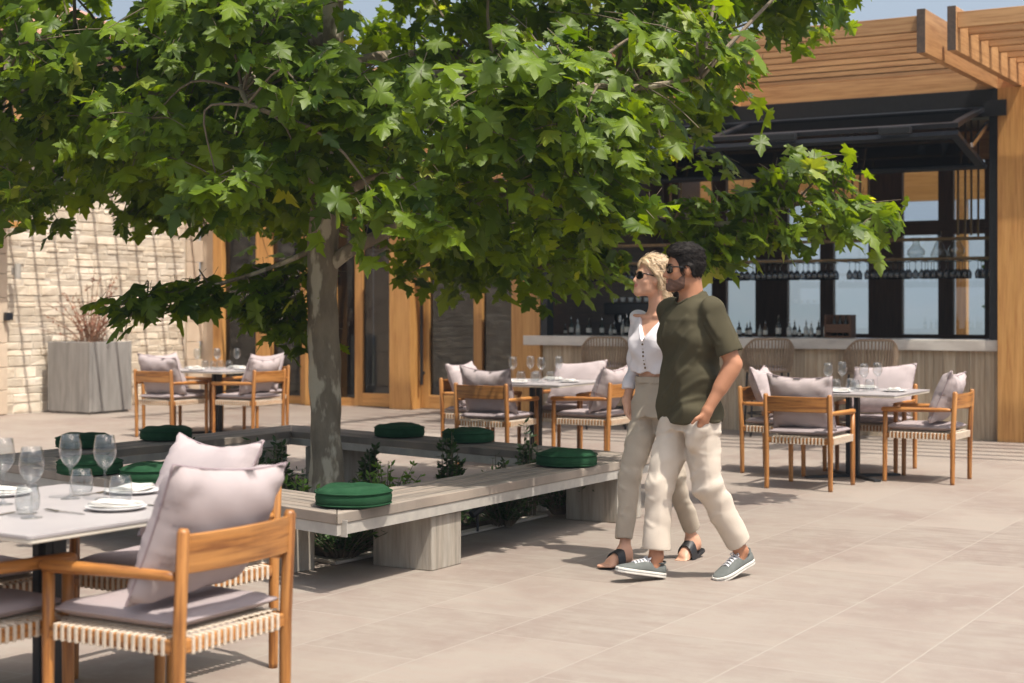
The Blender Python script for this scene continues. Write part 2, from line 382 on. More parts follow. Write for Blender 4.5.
b = MB(); b.span((-6.1, .16, 3.90), (3.2, 6.0, 3.99)); b.build('ceiling', M['darkwood'], bb)
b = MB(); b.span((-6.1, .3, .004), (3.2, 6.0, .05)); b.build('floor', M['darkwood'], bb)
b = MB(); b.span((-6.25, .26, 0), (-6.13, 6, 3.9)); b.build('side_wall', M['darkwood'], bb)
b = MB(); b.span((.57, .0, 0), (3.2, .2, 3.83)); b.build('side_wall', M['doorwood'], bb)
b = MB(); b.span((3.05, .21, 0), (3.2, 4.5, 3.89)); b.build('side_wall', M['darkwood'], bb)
b = MB(); b.span((-6.1, 4.515, .052), (3.2, 4.63, 1.08)); b.build('sill_wall', M['darkwood'], bb)
b = MB(); b.span((-6.1, 4.51, 2.48), (3.2, 4.635, 2.68)); b.build('transom', M['darkwood'], bb)
b = MB(); b.span((-6.1, 4.505, 3.50), (3.2, 4.64, 3.895)); b.build('lintel', M['doorwood'], bb)
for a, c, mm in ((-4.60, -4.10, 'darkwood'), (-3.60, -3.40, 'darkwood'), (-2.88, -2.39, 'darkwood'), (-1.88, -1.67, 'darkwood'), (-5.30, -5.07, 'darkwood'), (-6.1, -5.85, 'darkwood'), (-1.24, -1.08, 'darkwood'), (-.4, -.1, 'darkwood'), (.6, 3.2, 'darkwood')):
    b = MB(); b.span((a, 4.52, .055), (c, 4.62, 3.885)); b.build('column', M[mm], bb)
b = MB(); b.span((-2.33, 7.2, -.1), (-2.17, 7.36, 3.14)); b.build('outer_post', M['doorwood'], bb)
b = MB(); b.span((-7.0, 7.2, 3.145), (3.0, 7.36, 3.62)); b.build('outer_beam', M['doorwood'], bb)
for a, c in ((-5.85, -5.30), (-5.07, -4.60), (-4.10, -3.60), (-3.40, -2.88), (-2.39, -1.88), (-1.67, -1.24), (-1.08, -.4)):
    b = MB(); b.span((a+.002, 4.58, 1.082), (c-.002, 4.59, 2.478)); b.span((a+.002, 4.58, 2.682), (c-.002, 4.59, 3.498)); b.build('window', M['pane'], bb)
# back counter inside the bar
b = MB(); b.span((-5.6, 3.85, .052), (-.1, 4.4, .98)); b.build('back_counter', M['darkwood'], bb)
# folded hatch: two leaves hinged at the header and at the outer fold
hat = thing('folding_hatch', F(0, 0, 0), -TH, 'black glazed bi-fold hatch raised open above the bar counter', 'hatch')
def leaf(p_in, p_out, name):
    # p = (w, z): the leaf spans s from -5.58 to -.11
    S0, S1 = -5.58, -.11; d = np.array((p_out[0]-p_in[0], p_out[1]-p_in[1])); L = np.linalg.norm(d); d /= L
    b = MB(); g = MB()
    def P(s, k): return (s, p_in[0]+d[0]*k*L, p_in[1]+d[1]*k*L)
    nrm = (0, -d[1], d[0])
    for k in (.045, .955): b.bar(P(S0, k), P(S1, k), .11, .05, 0, nrm)
    for s in (S0+.05, -2.85, S1-.05):
        b.bar(P(s, .0865), P(s, .9135), .09, .048, 0, nrm)
    fr = b.build(name, M['framegrey'], hat, bevel=.004)
    for a, c in ((S0+.1, -2.9), (-2.8, S1-.1)):
        m = (a+c)/2; mid = P(m, .5)
        g.bar((a, mid[1], mid[2]), (c, mid[1], mid[2]), L*.82, .008, 0, nrm)
    g.build('glass_pane', M['smoked'], fr)
    return fr
leaf((-.03, 2.99), (-1.25, 3.25), 'lower_leaf')
leaf((-.09, 3.62), (-1.25, 3.325), 'upper_leaf')
for s in (-.75, -2.0, -3.8, -5.0):
    b = MB(); b.span((s-.17, -1.34, 3.26), (s+.17, -1.26, 3.335)); b.build('hinge', M['black'], hat, bevel=.01)
for s in (-.06, -5.62):
    b = MB(); b.bar((s, -.2, 3.45), (s, -.9, 3.15), .03, .05); b.build('stay', M['steel'], hat)

# counter
ct = thing('bar_counter', F(0, 0, 0), -TH, 'long bar counter with thick marble top and weathered vertical board front', 'bar counter')
b = MB(); b.span((-5.94, -.07, .977), (.012, .62, 1.10)); b.build('counter_top', M['marble'], ct, bevel=.006)
b = MB(); s = -5.69
while s < -.001:
    e = min(s+random.uniform(.10, .17), 0); o = random.uniform(0, .006)
    b.span((s, .004-o, .0), (e-.003, .06, .974)); s = e
b.build('front_panel', M['barboard'], ct, bevel=.002)
b = MB(); b.span((-5.69, .065, 0), (0, .5, .974)); b.build('body', M['darkwood'], ct)

# ================================================================ glazed doors
gw = thing('glazed_door_wall', F(0, 0, 0), -TH, 'honey timber wall of tall glazed doors between stone wall and bar', 'door wall')
def part(name, mm, a, c, bev=.004):
    b = MB(); b.span(a, c); return b.build(name, M[mm], gw, bevel=bev)
for a, c in ((-12.32, -12.14), (-11.46, -11.19), (-10.6, -10.4), (-6.86, -6.56)):
    part('post', 'doorwood', (a, 1.3, 0), (c, 1.5, 3.2))
for a, c in ((-8.82, -8.46),): part('pier', 'doorwood', (a, 1.08, 0), (c, 1.55, 3.2))
for a, c in ((-10.398, -9.98),): part('pier', 'doorwood', (a, 1.15, 0), (c, 1.5, 3.2))
part('head_beam', 'pergola', (-12.32, 1.25, 3.205), (-6.14, 1.55, 3.83))
for a, c in ((-12.138, -11.462), (-11.188, -10.602), (-6.558, -6.14)):
    b = MB(); b.span((a, 1.395, .02), (c, 1.405, 3.2)); b.build('glass_pane', M['doorglass'], gw)
    part('bottom_rail', 'doorwood', (a, 1.37, 0), (c, 1.392, .12))
def door(a, c, handle):
    d = MB(); st = .14
    d.span((a, 1.34, .01), (a+st, 1.42, 3.195)); d.span((c-st, 1.34, .01), (c, 1.42, 3.195))
    d.span((a+st+.001, 1.34, .01), (c-st-.001, 1.42, .20)); d.span((a+st+.001, 1.34, 3.05), (c-st-.001, 1.42, 3.195))
    o = d.build('door', M['doorwood'], gw, bevel=.004)
    g = MB(); g.span((a+st, 1.378, .2), (c-st, 1.386, 3.05)); g.build('glass_pane', M['doorglass'], o)
    h = MB(); hs = c-.06 if handle > 0 else a+.06
    h.span((hs-.018, 1.25, .35), (hs+.018, 1.285, 1.95)); h.span((hs-.012, 1.286, .5), (hs+.012, 1.34, .54)); h.span((hs-.012, 1.286, 1.75), (hs+.012, 1.34, 1.79))
    h.build('handle', M['black'], o)
door(-9.97, -9.61, -1) if False else None
door(-9.62, -8.83, 1); door(-8.45, -7.42, -1); door(-7.415, -6.87, -1) if False else None
b = MB(); b.span((-9.975, 1.395, .02), (-9.625, 1.405, 3.2)); b.build('glass_pane', M['doorglass'], gw)
b = MB(); b.span((-7.415, 1.395, .02), (-6.865, 1.405, 3.2)); b.build('glass_pane', M['doorglass'], gw)
part('bottom_rail', 'doorwood', (-7.415, 1.37, 0), (-6.865, 1.392, .12)); part('bottom_rail', 'doorwood', (-9.975, 1.37, 0), (-9.625, 1.392, .12))
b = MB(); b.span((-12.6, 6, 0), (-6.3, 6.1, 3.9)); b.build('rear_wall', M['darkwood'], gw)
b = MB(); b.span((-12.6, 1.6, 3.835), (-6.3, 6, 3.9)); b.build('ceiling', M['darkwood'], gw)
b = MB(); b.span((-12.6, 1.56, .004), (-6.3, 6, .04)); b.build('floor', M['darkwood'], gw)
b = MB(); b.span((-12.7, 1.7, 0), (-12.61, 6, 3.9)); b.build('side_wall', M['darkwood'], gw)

# ================================================================ stone wall building
sw = thing('stone_building', F(-12.6, -3, 0), -TH, 'pale rubble limestone wall with clay tiled roof left of the glazed doors', 'building')
b = MB(); b.span((-.5, -9, 0), (-.007, 4.25, 5.2)); b.build('wall_core', M['mortar'], sw)
b = MB(); z = 0.01; rr = random.Random(5)
while z < 5.15:
    h = rr.choice((.07, .09, .10, .12, .14, .16)); h = min(h, 5.2-z); y = -6+rr.uniform(-.3, 0)
    if h < .05: break
    while y < 3.95:
        L = rr.uniform(.16, .52); e = min(y+L, 3.98); d = rr.uniform(-.003, .005)
        if e-y > .08:
            y_a, y_b, z_a, z_b = y+.003, e-.003, z+.003, z+h-.003
            j = lambda: rr.uniform(-.007, .007)
            n0 = [(-.05, y_a, z_a), (-.06, y_b, z_a), (-.06, y_b, z_b), (-.06, y_a, z_b)]
            n1 = [(d-.007, y_a+j(), z_a+j()*.6), (d-.012, y_b+j(), z_a+j()*.6), (d-.012, y_b+j(), z_b+j()*.6), (d-.012, y_a+j(), z_b+j()*.6)]
            q = .010
            n2 = [(d+j(), y_a+q, z_a+q), (d+j(), y_b-q, z_a+q), (d+j(), y_b-q, z_b-q), (d+j(), y_a+q, z_b-q)]
            fs = []
            for k in range(4): fs += [(k, (k+1) % 4, 4+(k+1) % 4, 4+k), (4+k, 4+(k+1) % 4, 8+(k+1) % 4, 8+k)]
            fs.append((8, 9, 10, 11)); b.add(n0+n1+n2, fs)
        y = e
    z += h
b.build('masonry', M['stone'], sw)
b = MB(); b.span((-.029, 4.362, 0), (.27, 4.46, 3.83)); b.build('return_wall', M['quoin'], sw)
b = MB(); z = .01; k = 0
while z < 3.8:
    h = rr.uniform(.27, .36); b.span((-.05, 3.99, z), (.03, 4.0+(.36 if k % 2 else .28), z+h-.008)); z += h; k += 1
b.build('quoin', M['quoin'], sw, bevel=.006)
b = MB(); z = .01; k = 0
while z < 5.1:
    h = rr.uniform(.26, .34); b.span((-.04, -.7-(.1 if k % 2 else 0), z), (.055, .42, z+h-.008)); z += h; k += 1
b.build('pilaster', M['quoin'], sw, bevel=.008)
b = MB()
for i in range(52):
    y = -7+i*.22
    for j in range(7):
        x0 = .25-j*.42; z0 = 5.15+j*.17; P = []
        vs = []; fs = []; n = 6
        for e, (xx, zz, r) in enumerate(((x0, z0, .105), (x0-.47, z0+.19, .085))):
            for q in range(n+1):
                a = pi*q/n; vs.append((xx, y+r*cos(a), zz+r*sin(a)*.9))
                vs.append((xx, y+(r-.018)*cos(a), zz+(r-.018)*sin(a)*.9))
        m_ = 2*(n+1)
        for q in range(n):
            fs.append((2*q, 2*q+2, m_+2*q+2, m_+2*q)); fs.append((2*q+1, m_+2*q+1, m_+2*q+3, 2*q+3)); fs.append((2*q, 2*q+1, 2*q+3, 2*q+2))
        b.add(vs, fs)
b.build('roof_tiles', M['roof'], sw, smooth=False)
b = MB(); b.add([(.3, -7.2, 5.08), (.3, 4.6, 5.08), (-2.9, 4.6, 6.38), (-2.9, -7.2, 6.38), (.3, -7.2, 5.0), (.3, 4.6, 5.0), (-2.9, 4.6, 6.3), (-2.9, -7.2, 6.3)],
      [(0, 1, 2, 3), (7, 6, 5, 4), (0, 4, 5, 1), (1, 5, 6, 2), (2, 6, 7, 3), (3, 7, 4, 0)]); b.build('roof_deck', M['darkwood'], sw)
b = MB(); b.span((.06, .05, 2.52), (.5, .32, 2.6)); b.build('canopy_bracket', M['doorwood'], sw)
# wall light, sconce, socket
t = thing('wall_light', F(-12.53, -2.52, 1.85), -TH, 'small pale cylinder wall light high on the stone wall', 'wall light')
b = MB(); b.lathe([(0, 0), (.045, 0), (.045, .2), (0, .2)], 16, (.11, 0, 0), close=False); b.build('shade', M['galv'], t, smooth=False)
b = MB(); b.span((.02, -.03, .05), (.064, .03, .14)); b.build('bracket', M['galv'], t)
t = thing('wall_lantern', F(-12.53, -2.78, 2.6), -TH, 'black wall lantern near the top left under the leaves', 'lantern')
b = MB(); b.span((.05, -.12, 0.02), (.3, .12, .06)); b.span((.09, -.08, .063), (.26, .08, .28)); b.span((.05, -.12, .283), (.3, .12, .31)); b.build('housing', M['black'], t, bevel=.006)
b = MB(); b.lathe([(0, -.06), (.03, -.05), (.04, -.02), (.03, .018)], 12, (.17, 0, 0)); b.build('bulb_cap', M['plaster'], t, smooth=True)
t = thing('wall_socket', F(-12.54, -2.6, 1.28), -TH, 'small black outdoor socket on the stone pilaster', 'socket')
b = MB(); b.span((.005, -.06, 0), (.06, .06, .11)); b.build('box', M['black'], t, bevel=.006)
b = MB(); b.span((.061, -.045, .015), (.075, .045, .095)); b.build('flap', M['framegrey'], t, bevel=.004)

# planter
t = thing('planter_box', F(-12.03, -1.58, 0), -TH, 'large square grey concrete planter in front of the stone wall', 'planter')
b = MB(); h = .40
for z0, z1, o in ((.03, .985, 0),):
    for q in ((-h, -h, h, -h+.05), (-h, h-.05, h, h), (-h, -h+.0505, -h+.05, h-.0505), (h-.05, -h+.0505, h, h-.0505)):
        b.span((q[0], q[1], z0), (q[2], q[3], z1))
b.span((-h+.03, -h+.03, 0), (h-.03, h-.03, .028)); b.build('box', M['planter'], t, bevel=.006)
b = MB(); b.span((-h+.052, -h+.052, .8), (h-.052, h-.052, .93)); b.build('soil', M['soil'], t)
def leafpoly(L, W): return [(0, 0), (W*.5, L*.35), (W*.42, L*.65), (0, L), (-W*.42, L*.65), (-W*.5, L*.35)]
def put_leaf(b, base, d, nrm, L, W, pr=None, fold=.25):
    d = np.array(d, float); d /= np.linalg.norm(d)+1e-9; nrm = np.array(nrm, float); nrm = nrm-d*np.dot(nrm, d); nrm /= np.linalg.norm(nrm)+1e-9
    x = np.cross(d, nrm); B = np.array(base, float)
    pts = [B+x*px+d*py+nrm*(-fold*abs(px)) for px, py in leafpoly(L, W)]
    b.add(pts, [(0, 1, 2, 3), (0, 3, 4, 5)], pr=pr)
tp = thing('dry_shrub', F(-12.03, -1.58, .93), -TH, 'thin dry reddish shrub growing in the grey planter', 'plant')
b = MB(); lf = MB(); rr = random.Random(3)
for i in range(40):
    a = rr.uniform(0, 2*pi); r0 = rr.uniform(0, .2); L = rr.uniform(.45, 1.2)*(.5 if i % 3 == 0 else 1)
    sp = rr.uniform(.15, .6); P = []
    for k in range(6):
        q = k/5; P.append((cos(a)*(r0+sp*q*q), sin(a)*(r0+sp*q*q), L*q*(1-.15*q*sp)))
    b.tube(P, [.008-.005*k/5 for k in range(6)], 5)
    for k in range(15):
        q = rr.uniform(.25, 1); j = min(4, int(q*5)); f_ = q*5-j; p = np.array(P[j])*(1-f_)+np.array(P[j+1])*f_
        put_leaf(lf, p, (rr.gauss(0, 1), rr.gauss(0, 1), rr.uniform(-.2, 1)), (rr.gauss(0, 1), rr.gauss(0, 1), 1), rr.uniform(.03, .06), .022)
b.build('stems', M['plantstem'], tp); lf.build('leaves', M['redleaf'], tp)
# ================================================================ ring bench
RA, RB, RC, RD = (-.875, 7.825), (1.014, 10.97), (-1.948, 13.82), (-3.754, 10.76)
RING = [np.array(p) for p in (RA, RB, RC, RD)]
BC0 = sum(RING)/4
def inset(d):
    n = len(RING); L = []
    for i in range(n):
        a, c = RING[i], RING[(i+1) % n]; t = (c-a)/np.linalg.norm(c-a); nn = np.array((-t[1], t[0]))   # inward for CCW
        L.append((a+nn*d, t))
    out = []
    for i in range(n):
        (p, t), (q, u) = L[i-1], L[i]
        m = np.array([[t[0], -u[0]], [t[1], -u[1]]]); k = np.linalg.solve(m, q-p); out.append(p+t*k[0])
    return out
bench = thing('ring_bench', (BC0[0], BC0[1], 0), 0, 'weathered slatted timber ring bench on concrete blocks around the tree', 'bench')
def loc2(p): return (p[0]-BC0[0], p[1]-BC0[1])
NS = 6; SWd = .0665; GAP = .0125
for i in range(4):
    b = MB()
    for k in range(NS):
        d0 = k*(SWd+GAP); d1 = d0+SWd; A0, A1 = inset(d0), inset(d1); j = (i+1) % 4
        t = RING[j]-RING[i]; t /= np.linalg.norm(t); eps = t*.003
        poly = [loc2(A0[i]+eps), loc2(A0[j]-eps), loc2(A1[j]-eps), loc2(A1[i]+eps)]
        nn = np.array((-t[1], t[0]))
        gc = [(np.dot(np.array(p), t), np.dot(np.array(p), nn), 0) for p in poly]
        b.prism(poly, .366, .42, gc=gc)
    b.build('seat', M['benchwood'], bench, bevel=.004)
    g = MB()
    W_ = NS*(SWd+GAP)-GAP
    for (e0, e1, z0, z1) in ((.006, .012, .308, .3645), (.012, .07, .357, .3645), (W_-.012, W_-.006, .308, .3645)):
        A0, A1 = inset(e0), inset(e1); j = (i+1) % 4
        g.prism([loc2(A0[i]), loc2(A0[j]), loc2(A1[j]), loc2(A1[i])], z0, z1)
    t = RING[j]-RING[i]; L = np.linalg.norm(t); t /= L; nn = np.array((-t[1], t[0])); q = .75
    while q < L-.4:
        c0 = RING[i]+t*q+nn*.02; c1 = RING[i]+t*q+nn*(W_-.02)
        g.bar((*loc2(c0), .344), (*loc2(c1), .344), .03, .025); q += .62
    # corner plates
    c0 = RING[i]+t*.045; g.bar((*loc2(c0-nn*.0045), .30), (*loc2(c0-nn*.0045), .385), .05, .006, up=(t[0], t[1], 0))
    g.build('steel_frame', M['galv'], bench)
W_ = NS*(SWd+GAP)-GAP
def block(i, q, L):
    j = (i+1) % 4; t = RING[j]-RING[i]; t /= np.linalg.norm(t); nn = np.array((-t[1], t[0]))
    c = RING[i]+t*(q+L/2)+nn*(.035+.20)
    b = MB(); b.box((0, 0, .151), (L, .40, .302)); 
    o = b.build('support_block', M['board'], bench, bevel=.006)
    o.location = (*loc2(c), 0); o.rotation_euler = (0, 0, atan2(t[1], t[0])); return o
block(0, .90, .30); block(0, 3.14, .36); block(1, .7, .36); block(1, 2.95, .42); block(2, .6, .36); block(2, 2.6, .36); block(3, .8, .36); block(3, 3.0, .36)

# planting bed with kerb, soil
A0, A1, A2 = inset(.60), inset(.67), inset(.675)
b = MB()
for i in range(4):
    j = (i+1) % 4; b.prism([tuple(A0[i]), tuple(A0[j]), tuple(A1[j]), tuple(A1[i])], .003, .022)
tag(b.build('kerb', M['kerb'], bevel=.004), kind='structure')
b = MB(); n = 26
vs = []
for i in range(n+1):
    for j in range(n+1):
        u, v = i/n, j/n; p = A2[0]*(1-u)*(1-v)+A2[1]*u*(1-v)+A2[2]*u*v+A2[3]*(1-u)*v
        e = min(u, v, 1-u, 1-v); vs.append((p[0], p[1], .012+.03*min(1, e*8)*random.random()))
b.add(vs, [(i*(n+1)+j, (i+1)*(n+1)+j, (i+1)*(n+1)+j+1, i*(n+1)+j+1) for i in range(n) for j in range(n)])
tag(b.build('soil', M['soil'], smooth=True), kind='structure')
def inbed(u, v): return A2[0]*(1-u)*(1-v)+A2[1]*u*(1-v)+A2[2]*u*v+A2[3]*(1-u)*v

# seat cushions
def cushion_mesh():
    b = MB(); R, H = .195, .088; prof = [(0, .004)]
    prof += [(R*.7, .0), (R*.93, .004), (R*.985, .014), (R+.004, H*.32), (R+.006, H*.55), (R, H-.014), (R*.95, H-.002), (R*.8, H+.012), (R*.5, H+.018), (R*.2, H+.014), (0, H+.012)]
    b.lathe(prof, 48)
    b.v = [(x*(1+.02*sin(5*atan2(y, x)+1)), y*(1+.02*sin(5*atan2(y, x)+1)), z+(.006*sin(3*atan2(y, x)+9*math.hypot(x, y)/R) if z > H*.6 else 0)-(0 if z < H else .012*math.exp(-((x-.03)**2+(y+.02)**2)/.004))) for x, y, z in b.v]
    return b
b0 = cushion_mesh().build('cushion', M['green'], smooth=True)
p = MB()
for z, r in ((.075, .2005), (.014, .196)):
    P = [(r*(1+.02*sin(5*a+1))*cos(a), r*(1+.02*sin(5*a+1))*sin(a), z) for a in [2*pi*k/48 for k in range(49)]]
    p.tube(P, .0042, 6, cap=False)
p.build('seam_piping', M['green'], b0, smooth=True)
cush = [((-.83, 8.17), 'bright green round cushion in sun on the bench corner nearest the camera'),
        ((.36, 10.22), 'dark green round cushion on the right end of the front bench run'),
        ((-.90, 12.52), 'dark green round cushion on the rear bench run, nearer the trunk'),
        ((-.34, 12.02), 'dark green round cushion on the rear bench run, second from the trunk'),
        ((-2.70, 12.22), 'dark green round cushion on the far left bench run, below the left table'),
        ((-3.16, 11.55), 'dark green round cushion on the far left bench run, left of its neighbour'),
        ((-2.13, 9.3), 'green round cushion on the bench right behind the foreground tumbler'),
        ((-2.62, 9.72), 'green round cushion on the bench behind the foreground wine glasses')]
kids(b0)
for i, ((x, y), lb) in enumerate(cush):
    o = b0 if i == 0 else dup(b0)
    o.location = (x, y, .421); o.rotation_euler = (0, 0, i*1.7); tag(o, lb, 'cushion', 'round green cushions on the bench')

# ---------------------------------------------------------------- plants in the bed
def shrub(x, y, h, r, n, seed, label, mm='shrub', L=.05, upright=False, name='shrub'):
    rr = random.Random(seed); t = thing(name, (x, y, .02), 0, label, 'plant', 'plants in the bed around the tree')
    st = MB(); lf = MB()
    for i in range(n):
        a = rr.uniform(0, 2*pi); q = sqrt(rr.random())*r; hh = h*rr.uniform(.6, 1.05)*(1-.35*(q/r)**2)
        bx, by = cos(a)*q*.25, sin(a)*q*.25; P = []
        lean = .15 if upright else .9
        for k in range(5):
            u = k/4; P.append((bx+cos(a)*q*lean*u**1.4, by+sin(a)*q*lean*u**1.4, hh*u))
        st.tube(P, [.005*(1-.7*k/4) for k in range(5)], 4, cap=False)
        for k in range(16 if not upright else 22):
            u = rr.uniform(.2, 1.0); j = min(3, int(u*4)); f_ = u*4-j; p0 = np.array(P[j])*(1-f_)+np.array(P[j+1])*f_
            put_leaf(lf, p0, (rr.gauss(0, 1), rr.gauss(0, 1), rr.uniform(-.1, 1.1)), (rr.gauss(0, .6), rr.gauss(0, .6), 1), L*rr.uniform(.7, 1.25), L*.45)
    st.build('stems', M['twig'], t); lf.build('leaves', M[mm], t)
sp = [(-.98, 9.0, .36, .34, 120, 'low dense dark shrub under the near corner of the bench', 'shrub', .04, False),
      (-1.45, 9.3, .34, .32, 90, 'low dark shrub behind the foreground chair backrest', 'shrub', .04, False),
      (-.62, 9.5, .30, .28, 70, 'low dark shrub beside the first concrete block', 'shrub', .04, False),
      (-1.50, 10.0, .62, .2, 34, 'tall leafy shrub left of the tree trunk against pale paving', 'shrub', .055, True),
      (-1.28, 9.45, .46, .14, 24, 'bright lime green shrub just left of the trunk', 'lime', .05, False),
      (-1.72, 10.4, .62, .2, 30, 'upright glossy shrub further left of the trunk', 'shrub', .055, True),
      (-.82, 10.2, .50, .22, 32, 'bushy shrub just right of the tree trunk', 'lime', .05, False),
      (-.42, 10.7, .6, .22, 26, 'loose upright shrub between trunk and rear bench', 'shrub', .055, True),
      (-.1, 10.35, .5, .2, 24, 'low spreading shrub behind the front bench run', 'shrub', .05, True),
      (.12, 10.8, .66, .2, 22, 'thin tall stemmed plant before the rear bench', 'shrub', .05, True),
      (-.05, 10.3, .34, .28, 70, 'low shrub under the middle of the front bench', 'shrub', .04, False),
      (.35, 10.85, .34, .28, 70, 'low shrub by the second concrete block', 'shrub', .04, False),
      (-2.75, 10.5, .5, .2, 22, 'shrub behind the green cushions on the left bench', 'shrub', .055, True),
      (-2.35, 11.6, .5, .2, 20, 'shrub near the far left bench run', 'shrub', .055, True),
      (-1.1, 12.2, .4, .2, 20, 'shrub in front of the rear support block', 'shrub', .05, True)]
for i, (x, y, h, r, n, lb, mm, L, up) in enumerate(sp): shrub(x, y, h, r, n, 40+i, lb, mm, L, up)
gcv = MB(); rr = random.Random(77)
for i in range(8000):
    u, v = rr.uniform(.03, .97), rr.uniform(.03, .97); p = inbed(u, v)
    if sin(p[0]*3.1+1)*sin(p[1]*2.7)+.62 < rr.random()*.9: continue
    z = .03+rr.uniform(0, .15)*(.5+.5*sin(p[0]*5)*sin(p[1]*4.3+1))
    put_leaf(gcv, (p[0], p[1], z), (rr.gauss(0, 1), rr.gauss(0, 1), rr.uniform(-.1, .8)), (rr.gauss(0, .5), rr.gauss(0, .5), 1), rr.uniform(.03, .06), .022)
o = gcv.build('ground_cover', M['shrub']); tag(o, kind='stuff')
# small garden spotlight
t = thing('garden_spotlight', (-.22, 10.02, .02), radians(40), 'small black garden spotlight on a spike under the front bench', 'spotlight')
b = MB(); b.tube([(0, 0, 0), (0, 0, .12)], .008, 8); b.build('spike', M['black'], t)
b = MB(); b.tube([(-.05, 0, .11), (.03, 0, .16), (.035, 0, .163)], [.026, .036, .036], 16); b.build('lamp_head', M['black'], t, bevel=.003)
b = MB(); b.tube([(.0352, 0, .1631), (.038, 0, .165)], .03, 16); b.build('lens', M['pane'], t)

# ================================================================ the plane tree
TX, TY = -1.30, 10.85
tree = thing('plane_tree', (TX, TY, 0), 0, 'spreading plane tree with mottled trunk and dense lobed leaves inside the ring bench', 'tree')
rt = random.Random(21); rn = np.random.default_rng(5)
tk = MB()
def curve(P, n=10):
    P = [np.array(p, float) for p in P]; out = []
    Q = [2*P[0]-P[1]]+P+[2*P[-1]-P[-2]]
    for i in range(1, len(Q)-2):
        for k in range(n):
            t = k/n; a, b_, c, d = Q[i-1:i+3]
            out.append(.5*((2*b_)+(c-a)*t+(2*a-5*b_+4*c-d)*t*t+(3*b_-a-3*c+d)*t**3))
    out.append(P[-1]); return out
def taper(P, r0, r1): return [r0+(r1-r0)*i/(len(P)-1) for i in range(len(P))]
tr_ = curve([(0.02, 0, 0), (.015, 0, .35), (0, .01, 1.0), (-.015, 0, 1.7), (.02, .02, 2.5), (.06, .03, 3.4), (.03, .1, 4.4), (.1, .05, 5.6)], 8)
rad = [(.108+.05*math.exp(-p[2]*6) if p[2] < 1.6 else .108-(p[2]-1.6)*.020) for p in tr_]
tk.tube(tr_, rad, 22)
tk.v = [(x+.006*sin(7*z+3*atan2(y, x))+.004*sin(19*z), y+.006*cos(6*z+2*atan2(y, x)), z) for x, y, z in tk.v]
trunk = tk.build('trunk', M['bark'], tree, smooth=True)
# clumps of leaves: (x, y, z, rx, ry, rz)  in world metres
ZB = [(-5.5, 2.3), (-4.5, 2.2), (-3.6, 2.2), (-3.2, 2.15), (-2.9, 2.22), (-2.2, 2.1), (-1.9, 2.12), (-1.3, 2.02), (-.9, 1.68), (-.3, 1.68), (0, 1.56), (.4, 1.48), (.8, 1.55), (.95, 2.0), (1.15, 2.45), (1.4, 2.75), (1.7, 3.1), (2.0, 3.35), (3, 3.8)]
def zb(x, y): return float(np.interp(x, [a for a, _ in ZB], [c for _, c in ZB]))+max(-.1, (10-y)*.05)
CL = []
tries = 0
while len(CL) < NCLUMP and tries < 20000:
    tries += 1
    x = rt.uniform(-5.4, 2.6); y = rt.uniform(8.5, 13.9)
    e = ((x+1.5)/3.7)**2+((y-11.0)/2.75)**2
    if e > 1: continue
    lo = zb(x, y); r = rt.uniform(.30, .48)
    z = lo+r*.55+abs(rt.gauss(0, .75)) if rt.random() < .72 else rt.uniform(lo+.3, 4.1)
    if z > 4.1: continue
    if math.hypot(x-TX, y-TY) < .3: continue
    if x > .9 and z < zb(x, y)+.2: continue
    CL.append((x, y, z, r, r, r*.72))
for i in range(66):
    a = rt.uniform(0, 2*pi); q = sqrt(rt.random()); z = rt.uniform(3.6, 5.9); k = .95*(1-((z-3.4)/3.6)**2)
    CL.append((-1.3+3.2*q*cos(a)*k, 10.55+2.3*q*sin(a)*k, z, .55, .55, .38))
# right-hand branch and low left branch, front sprays
BR = [(1.15, 11.1, 2.08), (1.45, 11.2, 2.12), (1.7, 11.25, 2.22), (1.95, 11.2, 2.30), (1.75, 11.1, 1.98), (2.05, 11.2, 2.05), (2.35, 11.25, 2.12), (2.3, 11.2, 2.32), (2.6, 11.3, 2.1), (1.35, 11.2, 1.95), (2.1, 11.15, 2.5), (1.5, 11.25, 1.84)]
for p in BR: CL.append((*p, .25, .27, .15))
LB = [(-1.55, 10.9, 1.64), (-1.8, 10.8, 1.56), (-2.05, 10.7, 1.58), (-2.3, 10.6, 1.52), (-2.5, 10.5, 1.50), (-1.62, 10.9, 1.42), (-1.75, 11, 1.7), (-1.5, 11.0, 1.3)]
for p in LB: CL.append((*p, .24, .26, .14))
for p in [(-3.22, 9.5, 2.02), (-3.2, 9.45, 2.3)]: CL.append((*p, .2, .2, .3))
FR = [(-1.0, 9.2, 2.75), (-1.25, 9.1, 2.35), (-.7, 9.0, 2.55), (-2.1, 9.1, 2.55), (-1.7, 9.0, 2.2), (-1.45, 8.9, 2.95), (.5, 9.0, 2.5), (.75, 9.1, 2.75), (.3, 8.9, 2.25), (.65, 9.2, 2.1), (-.4, 8.9, 2.3), (.2, 9.0, 2.9), (1.1, 9.3, 3.0)]
for p in FR: CL.append((*p, .33, .33, .26))
